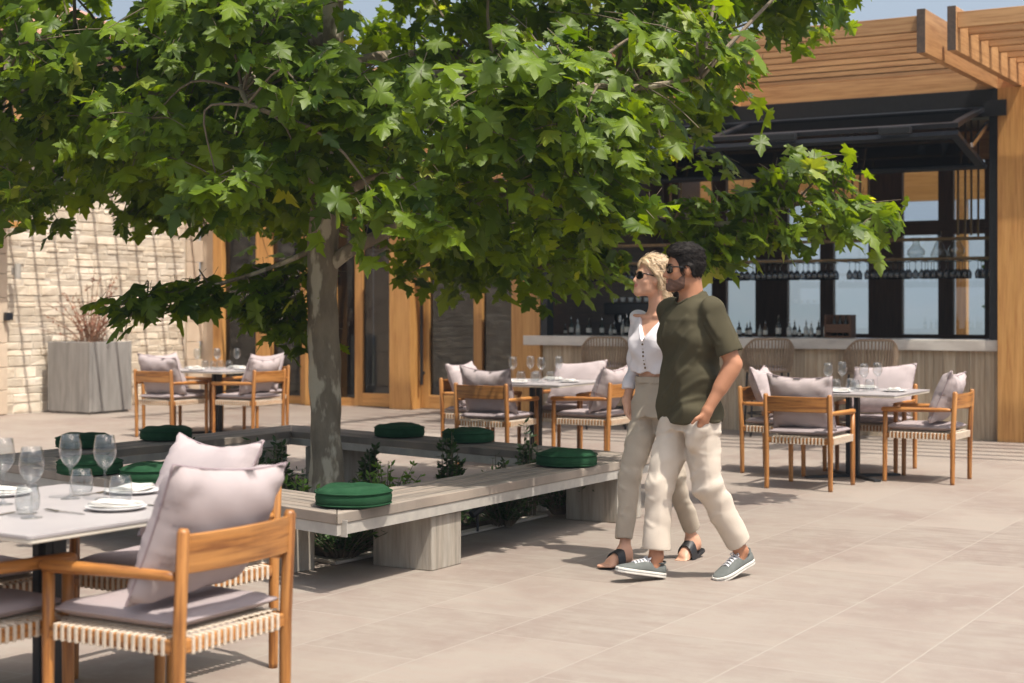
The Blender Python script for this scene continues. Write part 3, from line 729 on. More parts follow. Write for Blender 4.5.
# limbs: a few strong ones, then one branch to every clump from the nearest limb point
lim = MB(); LP = []
for P, r0 in ((((0, 0, 1.72), (.28, -.05, 1.9), (.9, .1, 2.15), (1.9, .3, 2.2), (2.75, .35, 2.05), (3.3, .38, 2.18)), .055),
              (((.02, 0, 2.3), (-.5, -.2, 2.65), (-1.3, -.5, 2.9), (-2.4, -.8, 2.8), (-3.2, -.9, 2.7)), .06),
              (((0, 0, 1.9), (-.2, .0, 1.8), (-.5, -.05, 1.68), (-.85, -.2, 1.58), (-1.15, -.33, 1.53)), .024),
              (((.03, .02, 2.6), (.3, -.5, 2.8), (.8, -1.1, 2.9), (1.9, -1.6, 2.75), (2.4, -1.7, 2.8)), .055),
              (((.03, 0, 2.9), (-.2, -.7, 3.0), (-.3, -1.5, 2.8), (-.2, -2, 2.6)), .05),
              (((.04, .03, 3.1), (.5, .6, 3.3), (1.3, 1.1, 3.3), (2.2, 1.3, 3.2)), .055),
              (((.03, .03, 3.3), (-.6, .7, 3.5), (-1.5, 1.2, 3.4), (-2.6, 1.3, 3.1)), .055),
              (((.03, .06, 3.9), (.8, -.4, 4.4), (1.6, -.6, 4.7)), .045), (((.03, .06, 4.0), (-.8, -.3, 4.5), (-1.7, -.4, 4.8)), .045),
              (((.02, .02, 2.2), (.5, -.3, 2.35), (1.1, -.8, 2.2), (1.7, -1.4, 2.05)), .04)):
    C_ = curve(P, 8); lim.tube(C_, taper(C_, r0, r0*.22), 10); LP += C_[4:]
lim.build('limbs', M['bark'], tree, smooth=True)
LPa = np.array(LP); tw = MB(); lfm = MB()
SUN = np.array((.155, -.207, .966))
half = [(.0, 0), (.15, -.05), (.30, -.11), (.29, .01), (.36, .00), (.49, .06), (.39, .13), (.345, .20), (.45, .30), (.58, .46), (.46, .45), (.40, .50), (.30, .47), (.215, .45), (.235, .58), (.27, .66), (.15, .74), (.10, .88), (0, 1.03)]
out = half+[(-x, y) for x, y in half[-2:0:-1]]
OUT = np.array(out); OUT[:, 1] += .0
def leaf_at(base, d, nrm, L, pr):
    d = d/np.linalg.norm(d); nrm = nrm-d*np.dot(nrm, d); nl = np.linalg.norm(nrm)
    if nl < 1e-3: return
    nrm /= nl; x = np.cross(d, nrm)
    k1, k2 = rt.uniform(.05, .55), rt.uniform(-.25, .6)
    px, py = OUT[:, 0]*rt.uniform(.8, 1.12), OUT[:, 1]*np.where(np.abs(OUT[:, 0]) > .3, rt.uniform(.85, 1.15), 1)
    h = -k1*np.abs(px)-k2*(py**2)*.6+.06*np.sin(9*px+4*py+rt.uniform(0, 6))
    V = base+L*(px[:, None]*x+py[:, None]*d+h[:, None]*nrm)
    cpt = base+L*(.38*d+(-k2*.087+.02)*nrm)
    n = len(V); vs = list(V)+[cpt]
    lfm.add(vs, [(i, (i+1) % n, n) for i in range(n)], pr=pr)
for ci, (x, y, z, rx, ry, rz_) in enumerate(CL):
    c = np.array((x-TX, y-TY, z)); dd = np.linalg.norm((LPa-c)*np.array((1, 1, 1.3)), axis=1)
    j = int(np.argmin(dd)); s = LPa[j]
    mid = (s+c)/2+rn.normal(0, .06, 3)+np.array((0, 0, .08)); C_ = curve((s, mid, c), 4)
    L = np.linalg.norm(c-s); tw.tube(C_, taper(C_, min(.018, .006+.009*L), .004), 5, cap=False)
    out_h = np.array((c[0], c[1], 0)); out_h /= np.linalg.norm(out_h)+1e-6
    nl = int((LEAVES if z < 4.2 else LEAVES*.8)*rt.uniform(.75, 1.25)*(rx/.38)**1.4)
    tws = []
    for k in range(5):
        e = c+np.array((rn.normal(0, rx*.7), rn.normal(0, ry*.7), rn.normal(0, rz_*.6))); C2 = curve((c, (c+e)/2+np.array((0, 0, .03)), e), 2)
        tw.tube(C2, taper(C2, .005, .0022), 4, cap=False); tws.append((c, e))
    for k in range(nl):
        if rt.random() < .5:
            a_, e_ = tws[rt.randrange(5)]; q = rt.uniform(.3, 1.05); p = a_*(1-q)+e_*q+rn.normal(0, .06, 3)
        else:
            g = rn.normal(0, 1, 3); g /= np.linalg.norm(g); q = rt.random()**.4; p = c+g*np.array((rx, ry, rz_))*q
        ang = rt.uniform(0, 2*pi)
        d = out_h*.45+np.array((cos(ang), sin(ang), 0))*.75+np.array((0, 0, -rt.uniform(.15, 1.1)))
        nr = np.array((rt.gauss(0, .45), rt.gauss(0, .45)-.25, 1.0))+out_h*.35
        Lf = rt.choice((.10, .13, .15, .165, .18, .20))*rt.uniform(.85, 1.1)
        pr = min(.93, max(.0, rt.gauss(.36, .24)))
        if rt.random() < .02: pr = rt.uniform(.90, .98)
        pet = p-d/np.linalg.norm(d)*Lf*.35+np.array((0, 0, .02))
        if k % 3 == 0: tw.tube([pet, p], [.0022, .0016], 3, cap=False)
        leaf_at(p, d, nr, Lf, pr)
tw.build('twigs', M['twig'], tree)
lfm.build('crown', M['leaf'], tree, smooth=True)
# ================================================================ armchairs
def armchair():
    t = thing('armchair', (0, 0, 0), 0, 'x', 'armchair')
    hw, yb, yf = .265, -.2825, .2825
    for sx in (-1, 1):
        b = MB(); b.tube([(sx*hw, yb, 0), (sx*hw, yb, .02), (sx*hw, yb-.004, .40), (sx*hw, yb-.022, .752), (sx*hw, yb-.023, .764)], [.018, .019, .0215, .0205, .014], 14); b.build('leg', M['teak'], t, smooth=True)
        b = MB(); b.tube([(sx*hw, yf, 0), (sx*hw, yf, .02), (sx*hw, yf-.003, .36), (sx*hw, yf-.004, .586)], [.0175, .0185, .021, .02], 14); b.build('leg', M['teak'], t, smooth=True)
        b = MB(); b.tube([(sx*hw, yb+.01, .612), (sx*hw, yb+.05, .612), (sx*hw, 0, .609), (sx*hw, yf-.05, .604), (sx*(hw), yf+.012, .603), (sx*hw, yf+.026, .603)], [.015, .0165, .020, .0225, .0225, .015], 12); b.build('armrest', M['teak'], t, smooth=True)
    b = MB(); n = 12; prof = []
    for k in range(n+1):
        u = -1+2*k/n; x = u*(hw-.012); y = yb-.018-.028*(1-u*u); prof.append((x, y))
    vs = []; gc = []
    for (x, y) in prof:
        for dy, z in ((-.009, .622), (.009, .622), (.006, .745), (-.012, .745)): vs.append((x, y+dy-(z-.62)*.03, z)); gc.append((x, dy, z))
    fs = [(i*4+q, (i+1)*4+q, (i+1)*4+(q+1) % 4, i*4+(q+1) % 4) for i in range(n) for q in range(4)]+[(0, 1, 2, 3), tuple(n*4+q for q in (3, 2, 1, 0))]
    b.add(vs, [f[::-1] for f in fs], gc=gc); b.build('backrest', M['teak'], t, bevel=.004)
    b = MB()
    for sx in (-1, 1): b.bar((sx*hw, yb+.015, .392), (sx*hw, yf-.015, .392), .026, .046)
    for y in (yb, yf): b.bar((-hw+.015, y, .392), (hw-.015, y, .392), .026, .046)
    b.build('seat_frame', M['teak'], t, bevel=.006)
    b = MB()
    nb = 16
    for k in range(nb):
        y = yb+.05+(yf-yb-.1)*k/(nb-1)
        for sx in (-1, 1): b.box((sx*hw, y, .392), (.036, .014, .056))
        b.box((0, y, .4195), (2*hw-.03, .019, .004))
    for k in range(15):
        x = -hw+.055+(2*hw-.11)*k/14
        for y in (yb, yf): b.box((x, y, .392), (.014, .036, .056))
        b.box((x, 0, .4255), (.019, yf-yb-.03, .004))
    b.build('webbing', M['cord'], t, bevel=.003, seg=1)
    # seat cushion: thin pinched box cushion
    b = MB(); nx, ny = 18, 18
    def grid(sgn):
        vs = []
        for i in range(nx+1):
            for j in range(ny+1):
                u, v = -1+2*i/nx, -1+2*j/ny
                e = (1-abs(u)**5)*(1-abs(v)**5); hgt = .028*max(e, 0)**.45+.004
                x = u*.252*(1-.025*(1-v*v)); y = .008+v*.268*(1-.025*(1-u*u))
                vs.append((x, y, .460+sgn*hgt+(.004*sin(5*u+3*v)*sin(4*v-u) if sgn > 0 else 0)))
        return vs
    top, bot = grid(1), grid(-1); N = (nx+1)*(ny+1)
    fs = []
    for i in range(nx):
        for j in range(ny):
            q = (i*(ny+1)+j, (i+1)*(ny+1)+j, (i+1)*(ny+1)+j+1, i*(ny+1)+j+1); fs.append(q); fs.append(tuple(N+k for k in q[::-1]))
    rim = [i*(ny+1) for i in range(nx+1)]+[nx*(ny+1)+j for j in range(1, ny+1)]+[i*(ny+1)+ny for i in range(nx-1, -1, -1)]+[j for j in range(ny-1, 0, -1)]
    for a, c in zip(rim, rim[1:]+rim[:1]): fs.append((a, N+a, N+c, c))
    b.add(top+bot, fs); sc = b.build('seat_cushion', M['seatfab'], t, smooth=True)
    p = MB(); mid = [((top[k][0]+bot[k][0])/2, (top[k][1]+bot[k][1])/2, .460) for k in rim]; p.tube(mid+[mid[0]], .0045, 6, cap=False); p.build('piping', M['seatfab'], sc, smooth=True)
    return kids(t)
def pillow_mesh(seed):
    rr = random.Random(seed); b = MB(); nx, ny = 26, 22; Wd, Hg, T = .268, .230, .088
    ph = [rr.uniform(0, 6) for _ in range(8)]
    sag = rr.uniform(.01, .045); lop = rr.uniform(-.02, .02)
    def grid(sgn):
        vs = []
        for i in range(nx+1):
            for j in range(ny+1):
                u, v = -1+2*i/nx, -1+2*j/ny
                e = max((1-u*u*u*u)*(1-v*v*v*v), 0); t = T*e**.55*(1-.12*u*u-.12*v*v)+.003
                x = u*Wd*(1-.045*(1-v*v)); z = v*Hg*(1-.055*(1-u*u))
                edge = (1-e)
                t += .006*sin(9*u+ph[0]+4*v)*sin(5*v+ph[1])*(.3+edge)+.008*math.exp(-((abs(u)-.9)**2+(abs(v)-.9)**2)*9)*sin(14*(u*v)+ph[2])
                # soft wrinkles radiating from the side seams
                t += .0045*sin(26*v+ph[3]+3*u)*math.exp(-(1-abs(u))*5)+.0035*sin(24*u+ph[4])*math.exp(-(1-abs(v))*5)
                z -= sag*(1-u*u)*max(v, 0); z += lop*u*max(v, 0)
                vs.append((x, sgn*t+.012*sin(2*u+ph[5])*v, z))
        return vs
    f_, k_ = grid(1), grid(-1); N = (nx+1)*(ny+1); fs = []
    for i in range(nx):
        for j in range(ny):
            q = (i*(ny+1)+j, (i+1)*(ny+1)+j, (i+1)*(ny+1)+j+1, i*(ny+1)+j+1); fs.append(q[::-1]); fs.append(tuple(N+k for k in q))
    rim = [i*(ny+1) for i in range(nx+1)]+[nx*(ny+1)+j for j in range(1, ny+1)]+[i*(ny+1)+ny for i in range(nx-1, -1, -1)]+[j for j in range(ny-1, 0, -1)]
    for a, c in zip(rim, rim[1:]+rim[:1]): fs.append((a, c, N+c, N+a))
    b.add(f_+k_, fs); o = b.build('pillow', M['fabric'], smooth=True)
    p = MB(); mid = [tuple((f_[k][q]+k_[k][q])/2 for q in range(3)) for k in rim]; p.tube(mid+[mid[0]], .0042, 6, cap=False); p.build('piping', M['piping'], o, smooth=True)
    return kids(o)
PIL = [pillow_mesh(s) for s in (1, 2, 3, 4)]; used = [False]*4
def place_pillow(cx, cy, rz, label, k, tilt=24, yaw=0, dx=0, dz=0):
    o = PIL[k] if not used[k] else dup(PIL[k]); used[k] = True
    # local chair point (dx, -.135): the pillow leans back against the backrest
    lx, ly = dx, -.165; a = rz
    o.location = (cx+cos(a)*lx-sin(a)*ly, cy+sin(a)*lx+cos(a)*ly, .695+dz)
    o.rotation_euler = (radians(tilt), 0, rz+radians(yaw)); tag(o, label, 'pillow', 'lilac grey pillows on the armchairs'); return o
chair0 = armchair(); first = [True]
def place_chair(bx, by, face, label, plabel, k, tilt=22, yaw=0, dx=0, dz=0):
    """bx, by: centre of the back posts on the ground; face: world angle in degrees"""
    f = radians(face); cx, cy = bx+.2825*cos(f), by+.2825*sin(f); rz = f-pi/2
    o = chair0 if first[0] else dup(chair0); first[0] = False
    o.location = (cx, cy, 0); o.rotation_euler = (0, 0, rz); tag(o, label, 'armchair', 'teak armchairs around the tables')
    pw = place_pillow(cx, cy, rz, plabel, k, tilt, yaw, dx, dz)
    if 'foreground armchair' in plabel: pw.scale = (1.07, 1.05, 1.04)
CH = [
 (-.907, 5.10, 150, 'foreground teak armchair with its back to us, right of the nearest table', 'big lilac grey pillow on the foreground armchair seen from behind', 0, 25, 1, .01, .03),
 (-1.185, 6.455, 237, 'teak armchair at the far end of the nearest table', 'lilac grey pillow just behind the foreground pillow, on the far end armchair', 1, 28, -6, .02, .02),
 (-2.03, 4.965, 57, 'teak armchair at the near end of the nearest table, mostly cut off', 'pillow on the cut off armchair at the lower left', 2, 22, 0, 0, 0),
 (-2.39, 6.105, 327, 'teak armchair left of the nearest table, just its seat edge showing', 'pillow on the cut off armchair left of the nearest table', 3, 22, 0, 0, 0),
 (2.28, 12.465, 60, 'teak armchair with its back to us in front of the right hand table', 'flat topped pillow in the armchair with its back to us at the right hand table', 2, 16, 0, -.01, .0),
 (3.742, 13.04, 149, 'teak armchair right of the right hand table, nearest the wooden pillar', 'upright pillow in the armchair nearest the wooden pillar', 3, 24, 4, 0, .02),
 (2.16, 13.98, 329, 'teak armchair left of the right hand table, partly behind the man', 'pillow just right of the man, in the left armchair of the right hand table', 1, 22, 10, 0, .02),
 (3.41, 14.27, 239, 'teak armchair behind the right hand table, facing us by the bar', 'pillow facing us behind the glasses of the right hand table', 0, 26, 0, 0, .02),
 (-.275, 14.3, 61, 'shaded teak armchair with its back to us at the middle table', 'shaded grey pillow in the armchair with its back to us at the middle table', 3, 18, 0, 0, .0),
 (1.01, 14.61, 151, 'teak armchair just left of the woman at the middle table', 'pillow half sunlit just left of the woman', 1, 22, 0, 0, .0),
 (-.55, 15.59, 331, 'teak armchair on the far left side of the middle table, before the doors', 'pillow left of the shaded pillow at the middle table', 2, 24, 0, 0, .0),
 (.71, 15.86, 241, 'teak armchair behind the middle table facing us', 'pillow facing us in front of the first bar stool', 0, 27, 0, 0, .0),
 (-3.99, 17.46, 60, 'teak armchair with its back to us nearest the concrete planter', 'pillow in the armchair nearest the concrete planter', 0, 20, 0, 0, .0),
 (-2.73, 17.52, 150, 'teak armchair on the right of the left table, nearest the tree trunk', 'pillow in the armchair nearest the tree trunk, at the left table', 1, 24, 0, 0, .0),
 (-4.2, 18.64, 330, 'teak armchair on the stone wall side of the left table', 'pillow behind the planter side pillow at the left table', 2, 22, 0, 0, .0),
 (-2.93, 18.93, 240, 'teak armchair on the far side of the left table, before the doors', 'pillow on the far right armchair of the left table', 3, 22, 0, 0, .0)]
for c in CH: place_chair(*c)

# ================================================================ tables
def table():
    t = thing('dining_table', (0, 0, 0), 0, 'x', 'table'); h = .525
    b = MB(); r = .02
    poly = []
    for cx, cy, a0 in ((h-r, h-r, 0), (-h+r, h-r, 90), (-h+r, -h+r, 180), (h-r, -h+r, 270)):
        for k in range(5): a = radians(a0+22.5*k); poly.append((cx+r*cos(a), cy+r*sin(a)))
    b.prism(poly, .727, .740); b.build('tabletop', M['tabletop'], t, bevel=.002)
    b = MB(); b.prism([(x*.994, y*.994) for x, y in poly], .7125, .7265); b.build('edge_band', M['tableedge'], t, bevel=.003)
    b = MB()
    for x in (-.036, .036): b.span((x-.019, -.032, .02), (x+.019, .032, .70))
    b.build('column', M['black'], t, bevel=.004)
    b = MB(); b.span((-.25, -.25, .702), (.25, .25, .7115)); b.build('top_plate', M['black'], t)
    b = MB()
    for a in (45, 135): a = radians(a); b.bar((-cos(a)*.44, -sin(a)*.44, .0105), (cos(a)*.44, sin(a)*.44, .0105 if a < 1 else .0125), .06, .016)
    for a in (45, 135, 225, 315): a = radians(a); b.bar((cos(a)*.03, sin(a)*.03, .024), (cos(a)*.40, sin(a)*.40, .0185), .05, .006)
    b.build('base', M['black'], t, bevel=.002)
    return kids(t)
TB = [(-1.654, 5.596, -33, 'nearest dining table with pale stone top, set with wine glasses'),
      (2.93, 13.45, -30, 'dining table on the right in front of the bar, under the last bar stool'),
      (.23, 15.10, -29, 'dining table in the middle, behind the bench and left of the couple'),
      (-3.42, 18.15, -30, 'dining table on the left between planter and tree trunk')]
t0 = table()
for i, (x, y, a, lb) in enumerate(TB):
    o = t0 if i == 0 else dup(t0); o.location = (x, y, 0); o.rotation_euler = (0, 0, radians(a)); tag(o, lb, 'table', 'square pedestal tables')

# ---------------------------------------------------------------- tableware prototypes
def wineglass():
    b = MB(); p = [(0, .0), (.036, .0), (.037, .002), (.012, .006), (.0042, .014), (.0038, .105), (.007, .114), (.024, .130), (.0385, .155), (.0415, .175), (.039, .205), (.033, .240), (.032, .240), (.038, .205), (.0405, .175), (.0375, .156), (.023, .132), (0, .118)]
    b.lathe(p, 24); o = b.build('wine_glass', M['clear'], smooth=True); return kids(o)
def tumbler():
    b = MB(); p = [(0, 0), (.030, 0), (.037, .012), (.0425, .035), (.042, .06), (.034, .098), (.033, .098), (.041, .06), (.0413, .035), (.036, .014), (0, .008)]
    b.lathe(p, 24); return kids(b.build('tumbler', M['clear'], smooth=True))
def plate():
    b = MB(); b.lathe([(0, .003), (.06, .003), (.065, .0), (.075, .002), (.108, .013), (.108, .0155), (.074, .006), (0, .006)], 36); return kids(b.build('plate', M['plate'], smooth=True))
def napkin():
    b = MB(); n = 10; vs = []
    for lay in (0, 1, 2):
        base = len(vs); 
    def sheet(z, w, l, ph):
        N = 8; top = []
        for i in range(N+1):
            for j in range(N+1):
                u, v = -1+2*i/N, -1+2*j/N; top.append((u*w, v*l, z+.003*sin(3*u+ph)*cos(2*v+ph)+.002*v*v))
        bot = [(x, y, zz-.0028) for x, y, zz in top]; K = (N+1)**2; fs = []
        for i in range(N):
            for j in range(N):
                q = (i*(N+1)+j, (i+1)*(N+1)+j, (i+1)*(N+1)+j+1, i*(N+1)+j+1); fs.append(q); fs.append(tuple(K+k for k in q[::-1]))
        rim = [i*(N+1) for i in range(N+1)]+[N*(N+1)+j for j in range(1, N+1)]+[i*(N+1)+N for i in range(N-1, -1, -1)]+[j for j in range(N-1, 0, -1)]
        for a, c in zip(rim, rim[1:]+rim[:1]): fs.append((a, K+a, K+c, c))
        b.add(top+bot, fs)
    sheet(.006, .052, .085, .3); sheet(.0105, .050, .083, 1.2); sheet(.0155, .046, .08, 2.2)
    return kids(b.build('napkin', M['napkin'], smooth=True))
def knife():
    b = MB(); b.bar((0, -.10, .003), (0, .0, .003), .011, .005); b.add([(-.009, .001, .002), (.008, .001, .002), (.008, .09, .002), (-.002, .115, .002), (-.009, .09, .002), (-.009, .001, .0035), (.008, .001, .0035), (.008, .09, .0035), (-.002, .115, .0035), (-.009, .09, .0035)],
        [(4, 3, 2, 1, 0), (5, 6, 7, 8, 9), (0, 1, 6, 5), (1, 2, 7, 6), (2, 3, 8, 7), (3, 4, 9, 8), (4, 0, 5, 9)]); return kids(b.build('knife', M['steel'], bevel=.001))
def fork():
    b = MB(); b.bar((0, -.10, .003), (0, .03, .004), .007, .003); b.bar((0, .031, .004), (0, .055, .005), .02, .002)
    for x in (-.008, -.0027, .0027, .008): b.bar((x, .056, .005), (x, .098, .007), .003, .002)
    return kids(b.build('fork', M['steel']))
PROTO = dict(wg=wineglass(), tb=tumbler(), pl=plate(), nk=napkin(), kn=knife(), fk=fork()); FIRST = set()
def put(kind, x, y, z, rz, label, cat, group):
    o = PROTO[kind] if kind not in FIRST else dup(PROTO[kind]); FIRST.add(kind)
    o.location = (x, y, z); o.rotation_euler = (0, 0, rz); return tag(o, label, cat, group)
ZT = .7405
G0 = 'tableware on the nearest table'
for (x, y, lb) in ((-1.624, 5.29, 'wine glass nearest the camera, second from the left edge of the photo'), (-1.642, 5.82, 'tall wine glass standing before a tumbler, third from the left'), (-1.505, 5.787, 'wine glass nearest the lilac pillows, beside the round tumbler'), (-1.837, 5.65, 'wine glass cut by the left edge of the photo')):
    put('wg', x, y, ZT, 0, lb, 'wine glass', G0)
for (x, y, lb) in ((-1.672, 5.40, 'stemless tumbler behind the nearest wine glass'), (-1.63, 5.93, 'stemless tumbler behind the third wine glass'), (-1.425, 5.70, 'stemless tumbler standing beside the two plates by the pillow')):
    put('tb', x, y, ZT, 0, lb, 'tumbler', G0)
for (x, y, r, lb) in ((-1.394, 5.51, 57, 'plate with folded napkin nearest the foreground armchair'), (-1.454, 6.0, -33, 'plate with napkin before the far end armchair'), (-1.93, 5.93, 57, 'plate with napkin at the left edge of the photo'), (-1.9, 5.22, -33, 'plate on the cut off near end of the table')):
    put('pl', x, y, ZT, 0, lb, 'plate', G0)
    put('nk', x, y, ZT+.0125, radians(r+20), lb.replace('plate with folded napkin', 'folded linen napkin on the plate').replace('plate with napkin', 'linen napkin on the plate').replace('plate on', 'linen napkin on the plate on'), 'napkin', G0)
for (k, x, y, r, lb) in (('kn', -1.27, 5.60, 57, 'knife beside the plate nearest the foreground armchair'), ('fk', -1.60, 5.95, -33, 'fork beside the far plate'), ('kn', -1.76, 5.33, -20, 'knife near the left front of the table'), ('fk', -1.55, 5.42, 57, 'fork left of the nearest plate')):
    put(k, x, y, ZT, radians(r), lb, {'kn': 'knife', 'fk': 'fork'}[k], G0)
for ti, nm in ((1, 'right hand table'), (2, 'middle table'), (3, 'left table')):
    x, y, a, _ = TB[ti]; a = radians(a); g = 'tableware on the '+nm
    for da, who in ((-90, 'the armchair with its back to us'), (0, 'its right armchair'), (90, 'its far armchair'), (180, 'its left armchair')):
        q = a+radians(da); ex, ey = cos(q), sin(q); lx, ly = -ey, ex
        put('pl', x+ex*.36, y+ey*.36, ZT, q, f'white plate on the {nm} before {who}', 'plate', g)
        put('nk', x+ex*.36, y+ey*.36, ZT+.0125, q+.3, f'linen napkin on the {nm} before {who}', 'napkin', g)
        put('wg', x+ex*.17+lx*.15, y+ey*.17+ly*.15, ZT, 0, f'wine glass on the {nm} before {who}', 'wine glass', g)
        put('tb', x+ex*.13+lx*.06, y+ey*.13+ly*.06, ZT, 0, f'tumbler on the {nm} before {who}', 'tumbler', g)

# ================================================================ bar stools
def stool():
    t = thing('bar_stool', (0, 0, 0), 0, 'x', 'bar stool')
    for sx, sy in ((-1, -1), (1, -1), (-1, 1), (1, 1)):
        b = MB(); b.tube([(sx*.23, sy*.22, 0), (sx*.2, sy*.19, .72)], .012, 8); b.build('leg', M['black'], t, smooth=True)
    b = MB(); P = [(.225*cos(a), .215*sin(a), .25) for a in [2*pi*k/24 for k in range(25)]]; b.tube(P, .009, 6, cap=False); b.build('foot_ring', M['black'], t, smooth=True)
    b = MB(); b.lathe([(0, .72), (.22, .72), (.245, .735), (.25, .76), (.235, .785), (.15, .795), (0, .797)], 32); b.build('seat', M['seatfab'], t, smooth=True)
    def top(ph): return 1.10-.30*max(0, (abs(ph)-35)/75)**1.3
    b = MB(); c = MB(); pts_t = []; pts_b = []
    for k in range(31):
        ph = -112+224*k/30; a = radians(-90+ph); zt = top(ph); r0, r1 = .25, .285+.02*(1-abs(ph)/112)
        p0 = (r0*cos(a), r0*sin(a)*.95, .735); p1 = (r1*cos(a), r1*sin(a)*.95, zt); pts_t.append(p1); pts_b.append(p0)
        if k % 1 == 0:
            m = tuple((p0[i]+p1[i])/2+(0.012*(cos(a), sin(a), 0)[i]) for i in range(3)); b.tube([p0, m, p1], .0098, 6, cap=False)
    b.build('rope_back', M['rope'], t, smooth=True)
    c.tube(pts_t, .013, 8); c.tube(pts_b, .012, 8); c.build('back_frame', M['rope'], t, smooth=True)
    return kids(t)
s0 = stool()
for i, (s, lb) in enumerate(((-4.53, 'rope backed bar stool left of the woman'), (-2.46, 'rope backed bar stool just right of the man'), (-1.26, 'rope backed bar stool right of the others, behind the right hand table'))):
    o = s0 if i == 0 else dup(s0); o.location = F(s, -.52, 0); o.rotation_euler = (0, 0, -TH+(.5, .55, .5)[i]); tag(o, lb, 'bar stool', 'rope backed bar stools along the counter')

# ================================================================ bar equipment
rk = thing('hanging_rack', F(-2.9, .8, 1.95), -TH, 'long bronze rack hanging over the bar holding rows of stemmed glasses', 'glass rack')
b = MB()
for z, y in ((.07, -.16), (.07, .16), (.30, -.16), (.30, .16)): b.bar((-2.75, y, z), (2.72, y, z), .022, .025)
for k in range(40): b.bar((-2.72+k*.139, -.17, .052), (-2.72+k*.139, .17, .05), .006, .008)
b.build('rail', M['bronze'], rk)
b = MB(); b.span((-2.74, -.15, .083), (2.7, .15, .09)); b.build('glass_shelf', M['clear'], rk)
for x in (-2.6, -1.3, 0.0, .95, 1.15, 2.3, 2.45):
    b = MB(); b.bar((x, -.16, .33), (x, -.16, 1.94), .022, .022); b.bar((x, .16, .33), (x, .16, 1.94), .022, .022); b.build('hanger_rod', M['bronze'], rk)
hg = None; rr = random.Random(4)
def hangglass():
    b = MB(); p = [(0, 0), (.034, 0), (.034, -.003), (.0045, -.012), (.004, -.085), (.02, -.105), (.036, -.135), (.037, -.16), (.031, -.205), (.030, -.205), (.035, -.16), (.034, -.135), (.018, -.107), (0, -.097)]
    b.lathe(p, 14); return b.build('hanging_glass', M['hangglass'], smooth=True)
k = 0
s = -2.68
while s < 2.66:
    if not (rr.random() < .1):
        for y in ((-.07, .08) if rr.random() < .75 else (-.07,)):
            if hg is None: hg = hangglass(); o = hg
            else: o = hg.copy(); COL.objects.link(o)
            o.location = F(-2.9+s, .8+y, 1.995); o.rotation_euler = (0, 0, 0)
            tag(o, 'stemmed glass hanging upside down from the bronze rack over the bar', 'hanging glass', 'stemmed glasses hanging in the rack')
    s += .072
def carafe(prof, x, label):
    b = MB(); b.lathe(prof, 20); o = b.build('carafe', M['clear'], smooth=True); o.location = F(x, .8, 2.045); tag(o, label, 'carafe', 'carafes on the rack shelf')
carafe([(0, 0), (.07, 0), (.10, .03), (.10, .08), (.05, .13), (.035, .17), (.055, .23), (.053, .23), (.032, .17), (.047, .13), (.096, .08), (.096, .03), (0, .008)], -1.13, 'round bellied glass carafe with flared neck on the rack shelf')
carafe([(0, 0), (.09, 0), (.10, .02), (.06, .12), (.025, .2), (.022, .30), (.019, .30), (.022, .2), (.056, .12), (.095, .02), (0, .008)], -.86, 'tall conical glass carafe on the rack shelf')
carafe([(0, 0), (.06, 0), (.085, .03), (.095, .09), (.06, .15), (.045, .19), (.05, .22), (.048, .22), (.043, .19), (.056, .15), (.09, .09), (.08, .03), (0, .008)], -.66, 'squat glass carafe at the right end of the rack shelf')
# bottles along the back of the counter
def bottle(mm, h, r):
    b = MB(); b.lathe([(0, 0), (r, 0), (r, h*.58), (r*.9, h*.65), (r*.36, h*.75), (r*.32, h*.96), (r*.4, h*.965), (r*.4, h), (0, h)], 16)
    o = b.build('bottle', M[mm], smooth=True)
    l = MB(); l.lathe([(r+.0008, h*.18), (r+.0008, h*.48)], 16); l.build('paper_label', M['paper'], o, smooth=True)
    p = MB(); p.tube([(0, 0, h+.0005), (0, 0, h+.02), (.012, 0, h+.05)], [.008, .006, .003], 8); p.build('pourer', M['steel'], o)
    return kids(o)
BT = [bottle('bottleg', .27, .037), bottle('bottlec', .24, .04), bottle('bottlew', .25, .036)]; bu = [False]*3
NMB = ['dark green bottle', 'amber bottle', 'pale bottle']
for s in [-5.6, -5.5, -5.42, -5.3, -5.22, -5.1, -4.98, -4.9, -4.8, -4.7, -4.58, -3.22, -3.12, -3.05, -2.95, -2.86, -2.7, -2.55, -2.5, -2.44, -2.36, -2.30, -2.2, -2.12]:
    k = rr.choice((0, 0, 1, 2, 0)); o = BT[k] if not bu[k] else dup(BT[k]); bu[k] = True
    o.location = F(s, .42+rr.uniform(-.06, .1), 1.101); sc_ = rr.uniform(.55, .95); o.scale = (sc_, sc_, sc_*rr.uniform(.75, 1)); o.rotation_euler = (0, 0, rr.uniform(0, 6))
    tag(o, NMB[k]+(' on the counter, right of the man' if s > -4 else ' on the counter, left of the woman'), 'bottle', NMB[k]+'s along the bar counter')
t = thing('bottle_caddy', F(-1.93, .45, 1.101), -TH, 'dark wooden caddy box standing on the bar counter', 'caddy')
b = MB(); b.span((-.16, -.1, 0), (.16, .1, .02)); b.span((-.16, -.1, .021), (-.145, .1, .27)); b.span((.145, -.1, .021), (.16, .1, .27)); b.span((-.144, .085, .021), (.144, .1, .27)); b.span((-.144, -.1, .06), (.144, -.088, .16)); b.build('box', M['darkwood'], t, bevel=.003)
b = MB(); 
for x in (-.07, 0, .07): b.lathe([(0, .021), (.028, .021), (.028, .17), (.011, .21), (.011, .26), (0, .26)], 12, (x, 0, 0))
b.build('bottles', M['bottleg'], t, smooth=True)
t = thing('coffee_machine', F(-4.95, .75, .06), -TH, 'black coffee machine with steel boiler under the leaves at the left of the bar', 'coffee machine')
b = MB(); b.span((-.45, .2, 0), (.45, .75, 1.0)); b.build('stand', M['black'], t)
